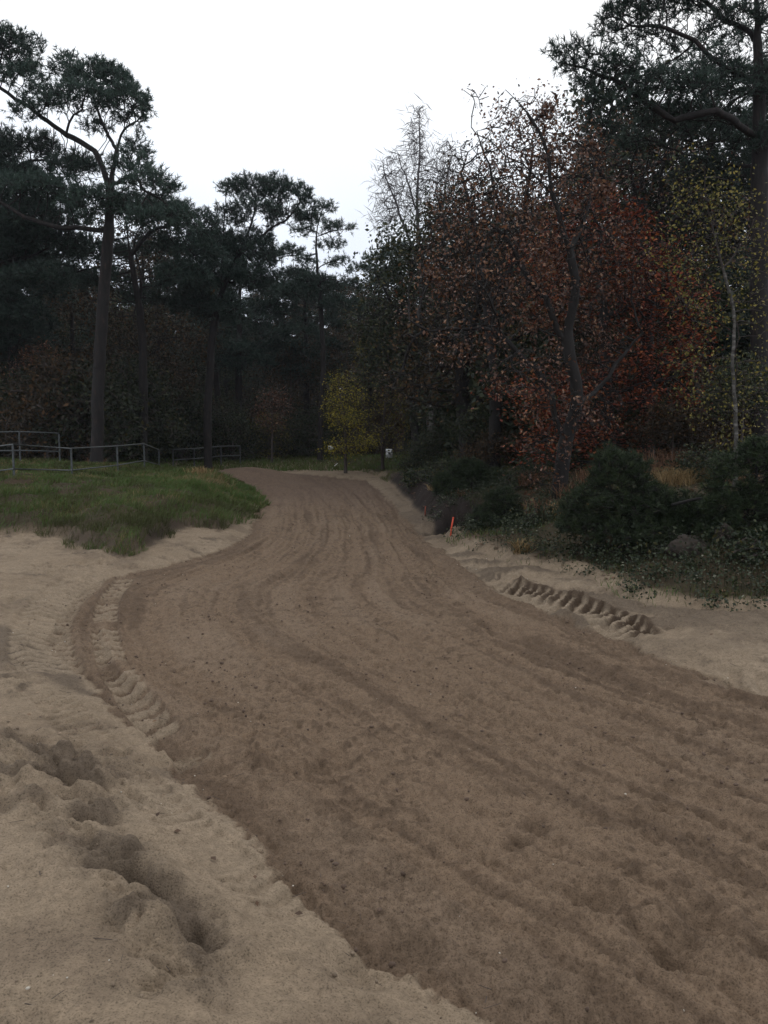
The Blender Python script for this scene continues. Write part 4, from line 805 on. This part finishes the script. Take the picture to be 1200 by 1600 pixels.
for k, (px, d, lb) in enumerate([(1010, 14.5, 'left clump of tall reddish dry stems behind the bushy young pine'), (1040, 14.8, 'middle clump of tall reddish dry stems above the bank'), (1068, 15, 'right clump of tall reddish dry stems above the bank')]):
    tuft('reed_clump', px, 740, d, 130, 1.0, .008, 'reed', lb, .25, .16, group='tall dry stems on the bank')
tuft('grass_tuft', 312, 745, 24, 120, .4, .02, 'dry_grass', 'pale tan tuft at the back of the green bank', .3, .4)
tuft('grass_tuft', 690, 790, 18, 160, .28, .012, 'dry_grass', 'yellowish tuft above the dark hollow', .5, .3)
tuft('grass_tuft', 755, 868, 14, 160, .20, .010, 'dry_grass', 'short yellowish tuft beside the orange stake', .5, .22)
tuft('grass_tuft', 150, 718, 27.5, 90, .6, .02, 'reed', 'reddish dry tuft at the foot of the tallest pine', .3, .3)
for k, (px, py, d, lb) in enumerate([(850, 835, 13.4, 'brown bracken clump left of the forked oak foot'), (890, 815, 13.9, 'brown bracken clump right behind the forked oak foot'), (925, 775, 14.6, 'brown bracken clump under the red beech, left one'), (955, 745, 15.6, 'brown bracken clump under the red beech, right one'), (1150, 742, 13.4, 'brown bracken clump left of the tall young pine at the edge'), (835, 790, 15.8, 'brown bracken clump behind the small blue-green young pine')]):
    tuft('bracken', px, py, d, 200, .5, .012, 'reed', lb, .5, .35, group='brown bracken on the bank')
tuft('grass_tuft', 722, 805, 17, 120, .3, .012, 'reed', 'brownish tuft on the overhang above the stake', .5, .3)

# --- metal pipe fences round the meadow
def fence(label, posts, rails, mat_, rr=.018, rp=.024, group=None):
    """posts (px, d); rails heights above ground"""
    P_ = [at(px, 700, d)[:2] for px, d in posts]; Z = [zg(*p) for p in P_]; b = np.array([*P_[0], Z[0]])
    root = empty('pipe_fence', tuple(b), label, 'fence', group)
    for p, z in zip(P_, Z):
        q = np.array([p[0], p[1], z])-b; hh = rails[0]
        V, F = join([(pv, f) for pv, fs in [pipe([q+(0, 0, -.3), q+(0, 0, hh*.5), q+(0, 0, hh-rr)], rp)] for f in fs[:1]])
        cap = box(q+(0, 0, hh*.5), (rp*2.6, rp*2.6, .05)) if False else None
        obj('post', mesh('post', V, F, M[mat_]), root)
    for h in rails:
        q = [np.array([p[0], p[1], z+h])-b for p, z in zip(P_, Z)]
        if h != rails[0]: q = [a+np.array([0, -.045, 0]) for a in q]
        V, fs = pipe(q, rr); fs4 = fs[0]; obj('rail', mesh('rail', V, [fs4, fs[1]], M[mat_]), root)
    return root
fence('galvanised two rail pipe fence along the top of the grassy bank', [(-160, 17.4), (-60, 18), (20, 18.6), (111, 20.8), (183, 23.5), (225, 27), (248, 30)], (.74, .20), 'steel')
fence('shorter pipe fence section further back at the left edge', [(-60, 26.5), (31, 27), (93, 27.5)], (.98, .38), 'steel', .02, .026)
fence('dark distant rail fence at the foot of the wood', [(270, 34), (303, 35.5), (345, 37), (375, 38)], (.85, .42), 'dark_steel', .022, .03)
# --- stakes, sign, white bits
def stake(px, py, d, H, r, label, lean, m_='orange'):
    x, y = at(px, py, d)[:2]; z = zg(x, y); root = empty('marker_stake', (x, y, z), label, 'stake')
    V, F = pipe([(0, 0, -.1), (lean*H*.5, 0, H*.5), (lean*H, 0, H*.93)], r, 8); obj('shaft', mesh('shaft', V, F, M[m_]), root)
    V, F = pipe([(lean*H, 0, H*.93), (lean*H*1.03, 0, H*.97), (lean*H*1.05, 0, H)], [r*1.25, r*1.2, r*.5], 8); obj('cap', mesh('cap', V, F, M[m_]), root)
    print('stake', px, z)
stake(703, 848, 13.6, .32, .013, 'orange marker stake leaning a little in front of the dark hollow', .16)
stake(664, 808, 16.8, .20, .012, 'small faint orange stake at the far edge of the verge', .05, 'faded_orange')
x, y = at(608, 722, 38)[:2]; z = zg(x, y); root = empty('notice_sign', (x, y, z), 'small white notice board with a black mark on short post', 'sign')
V, F = box((0, 0, .30), (.30, .025, .40)); obj('board', mesh('board', V, F, M['white'], None, False), root)
V, F = pipe([(0, .03, -.2), (0, .03, .2), (0, .03, .4)], .02); obj('post', mesh('post', V, F, M['dark_steel']), root)
ms_ = [box((0, -.016, .31), (.045, .006, .12)), box((0, -.0165, .315), (.09, .006, .05)), box((.11, -.016, .41), (.05, .006, .03)), box((-.11, -.016, .41), (.05, .006, .03))]
V, F = join(ms_); obj('mark', mesh('mark', V, F, M['black'], None, False), root)
x, y = at(656, 722, 33)[:2]; z = zg(x, y)
V, F = box((0, 0, 0), (.30, .14, .05)); V[:, 2] += V[:, 0]*.12; V[V[:, 0] > 0, 2] = V[V[:, 0] > 0, 2]*.5; o = obj('board', mesh('board', V, F, M['white'], None, False), None, (x, y, z+.28)); tag(o, 'small white board lying on the bank right of the notice board', 'board')
V, F = pipe([(0, 0, -.3), (0, 0, -.1), (0, 0, -.025)], .02); obj('leg', mesh('leg', V, F, M['dark_steel']), o)
x, y = at(517, 712, 42)[:2]; z = zg(x, y); root = empty('spot_panel', (x, y, z), 'tiny white panel added for a bright spot among the trunks beyond the track end', 'spot_panel')  # made-up panel and post in place of an unclear bright spot
V, F = box((0, 0, .62), (.26, .04, .18)); obj('panel', mesh('panel', V, F, M['white'], None, False), root)
V, F = pipe([(0, 0.03, -.2), (0, .03, .3), (0, .03, .7)], .02); obj('post', mesh('post', V, F, M['dark_steel']), root)
x, y = at(523, 735, 35)[:2]; z = zg(x, y); V, F = pipe([(-.10, 0, -.02), (.0, 0, .09), (.12, 0, .19)], .013, 6)
o = obj('stick', mesh('stick', V, F, M['white']), None, (x, y, z+.03)); tag(o, 'thin pale stick slanting out of the grass at the track end', 'stick')
# --- boulder and clods
def rock(name, px, py, d, s, m_, label, cat, seed):
    x, y = at(px, py, d)[:2]; z = zg(x, y); n1, n2 = 40, 24
    th = np.linspace(0, 2*math.pi, n1, endpoint=False); ph = np.linspace(.04, math.pi-.04, n2); T, Ph = np.meshgrid(th, ph)
    X = np.cos(T)*np.sin(Ph); Y = np.sin(T)*np.sin(Ph); Z = np.cos(Ph)
    rr = 1+.22*vnoise(X*1.6+Z*1.3, Y*1.6-Z, seed)+.12*vnoise(X*4+Z*3, Y*4+5, seed+1)+.07*vnoise(X*9-Z*8, Y*9, seed+2)
    V = np.stack([X*rr*s[0], Y*rr*s[1], Z*rr*s[2]], -1).reshape(-1, 3); i = np.arange(n2-1)[:, None]*n1+np.arange(n1)[None]; j = np.arange(n2-1)[:, None]*n1+(np.arange(n1)+1)[None] % n1
    F = np.stack([i, j, j+n1, i+n1], -1).reshape(-1, 4)[:, ::-1]; o = obj(name, mesh(name, V, [F, np.array([np.arange(n1)[::-1]]), np.array([np.arange(n1)+(n2-1)*n1])] if False else F, M[m_]), None, (x, y, z+s[2]*.35)); tag(o, label, cat)
rock('boulder', 1075, 908, 9.7, (.25, .2, .15), 'stone', 'rounded brown boulder half buried at the foot of the right bank', 'boulder', 400)
rock('earth_clod', 1130, 905, 9.7, (.10, .10, .16), 'stone', 'upright dark clod standing right of the brown boulder', 'clod', 410)
# roots and a fallen branch in the dark bank
def branch(px, py, d, pts, r, label):
    x, y = at(px, py, d)[:2]; z = zg(x, y); V, F = pipe(smooth_line(np.array(pts), 5) if True else pts, r, 7); o = obj('branch', mesh('branch', V, F, M['oak_bark']), None, (x, y, z)); tag(o, label, 'branch')
branch(1110, 872, 10.2, [(-.5, 0, .32), (-.1, .02, .40), (.4, .05, .36), (.9, 0, .30)], .02, 'thin dark branch lying across the bank above the boulder')
# --- thin mist box added to imitate lens glare over the dark wood
V, F = box((0, 0, 20), (560, 560, 60)); V[V[:, 2] < 0, 2] = -3; hz = obj('glare_haze', mesh('glare_haze', V, F, M['steel'], None, False)); hz['kind'] = 'stuff'
hm_ = bpy.data.materials.new('glare_haze'); hm_.use_nodes = True; t = hm_.node_tree; t.nodes.clear(); o_ = t.nodes.new('ShaderNodeOutputMaterial'); pv = t.nodes.new('ShaderNodeVolumePrincipled')
pv.inputs['Density'].default_value = .00035; pv.inputs['Color'].default_value = (.85, .9, 1, 1); pv.inputs['Anisotropy'].default_value = .2; t.links.new(pv.outputs[0], o_.inputs['Volume']); hz.data.materials[0] = hm_
print('small', round(time.time()-T0, 1))
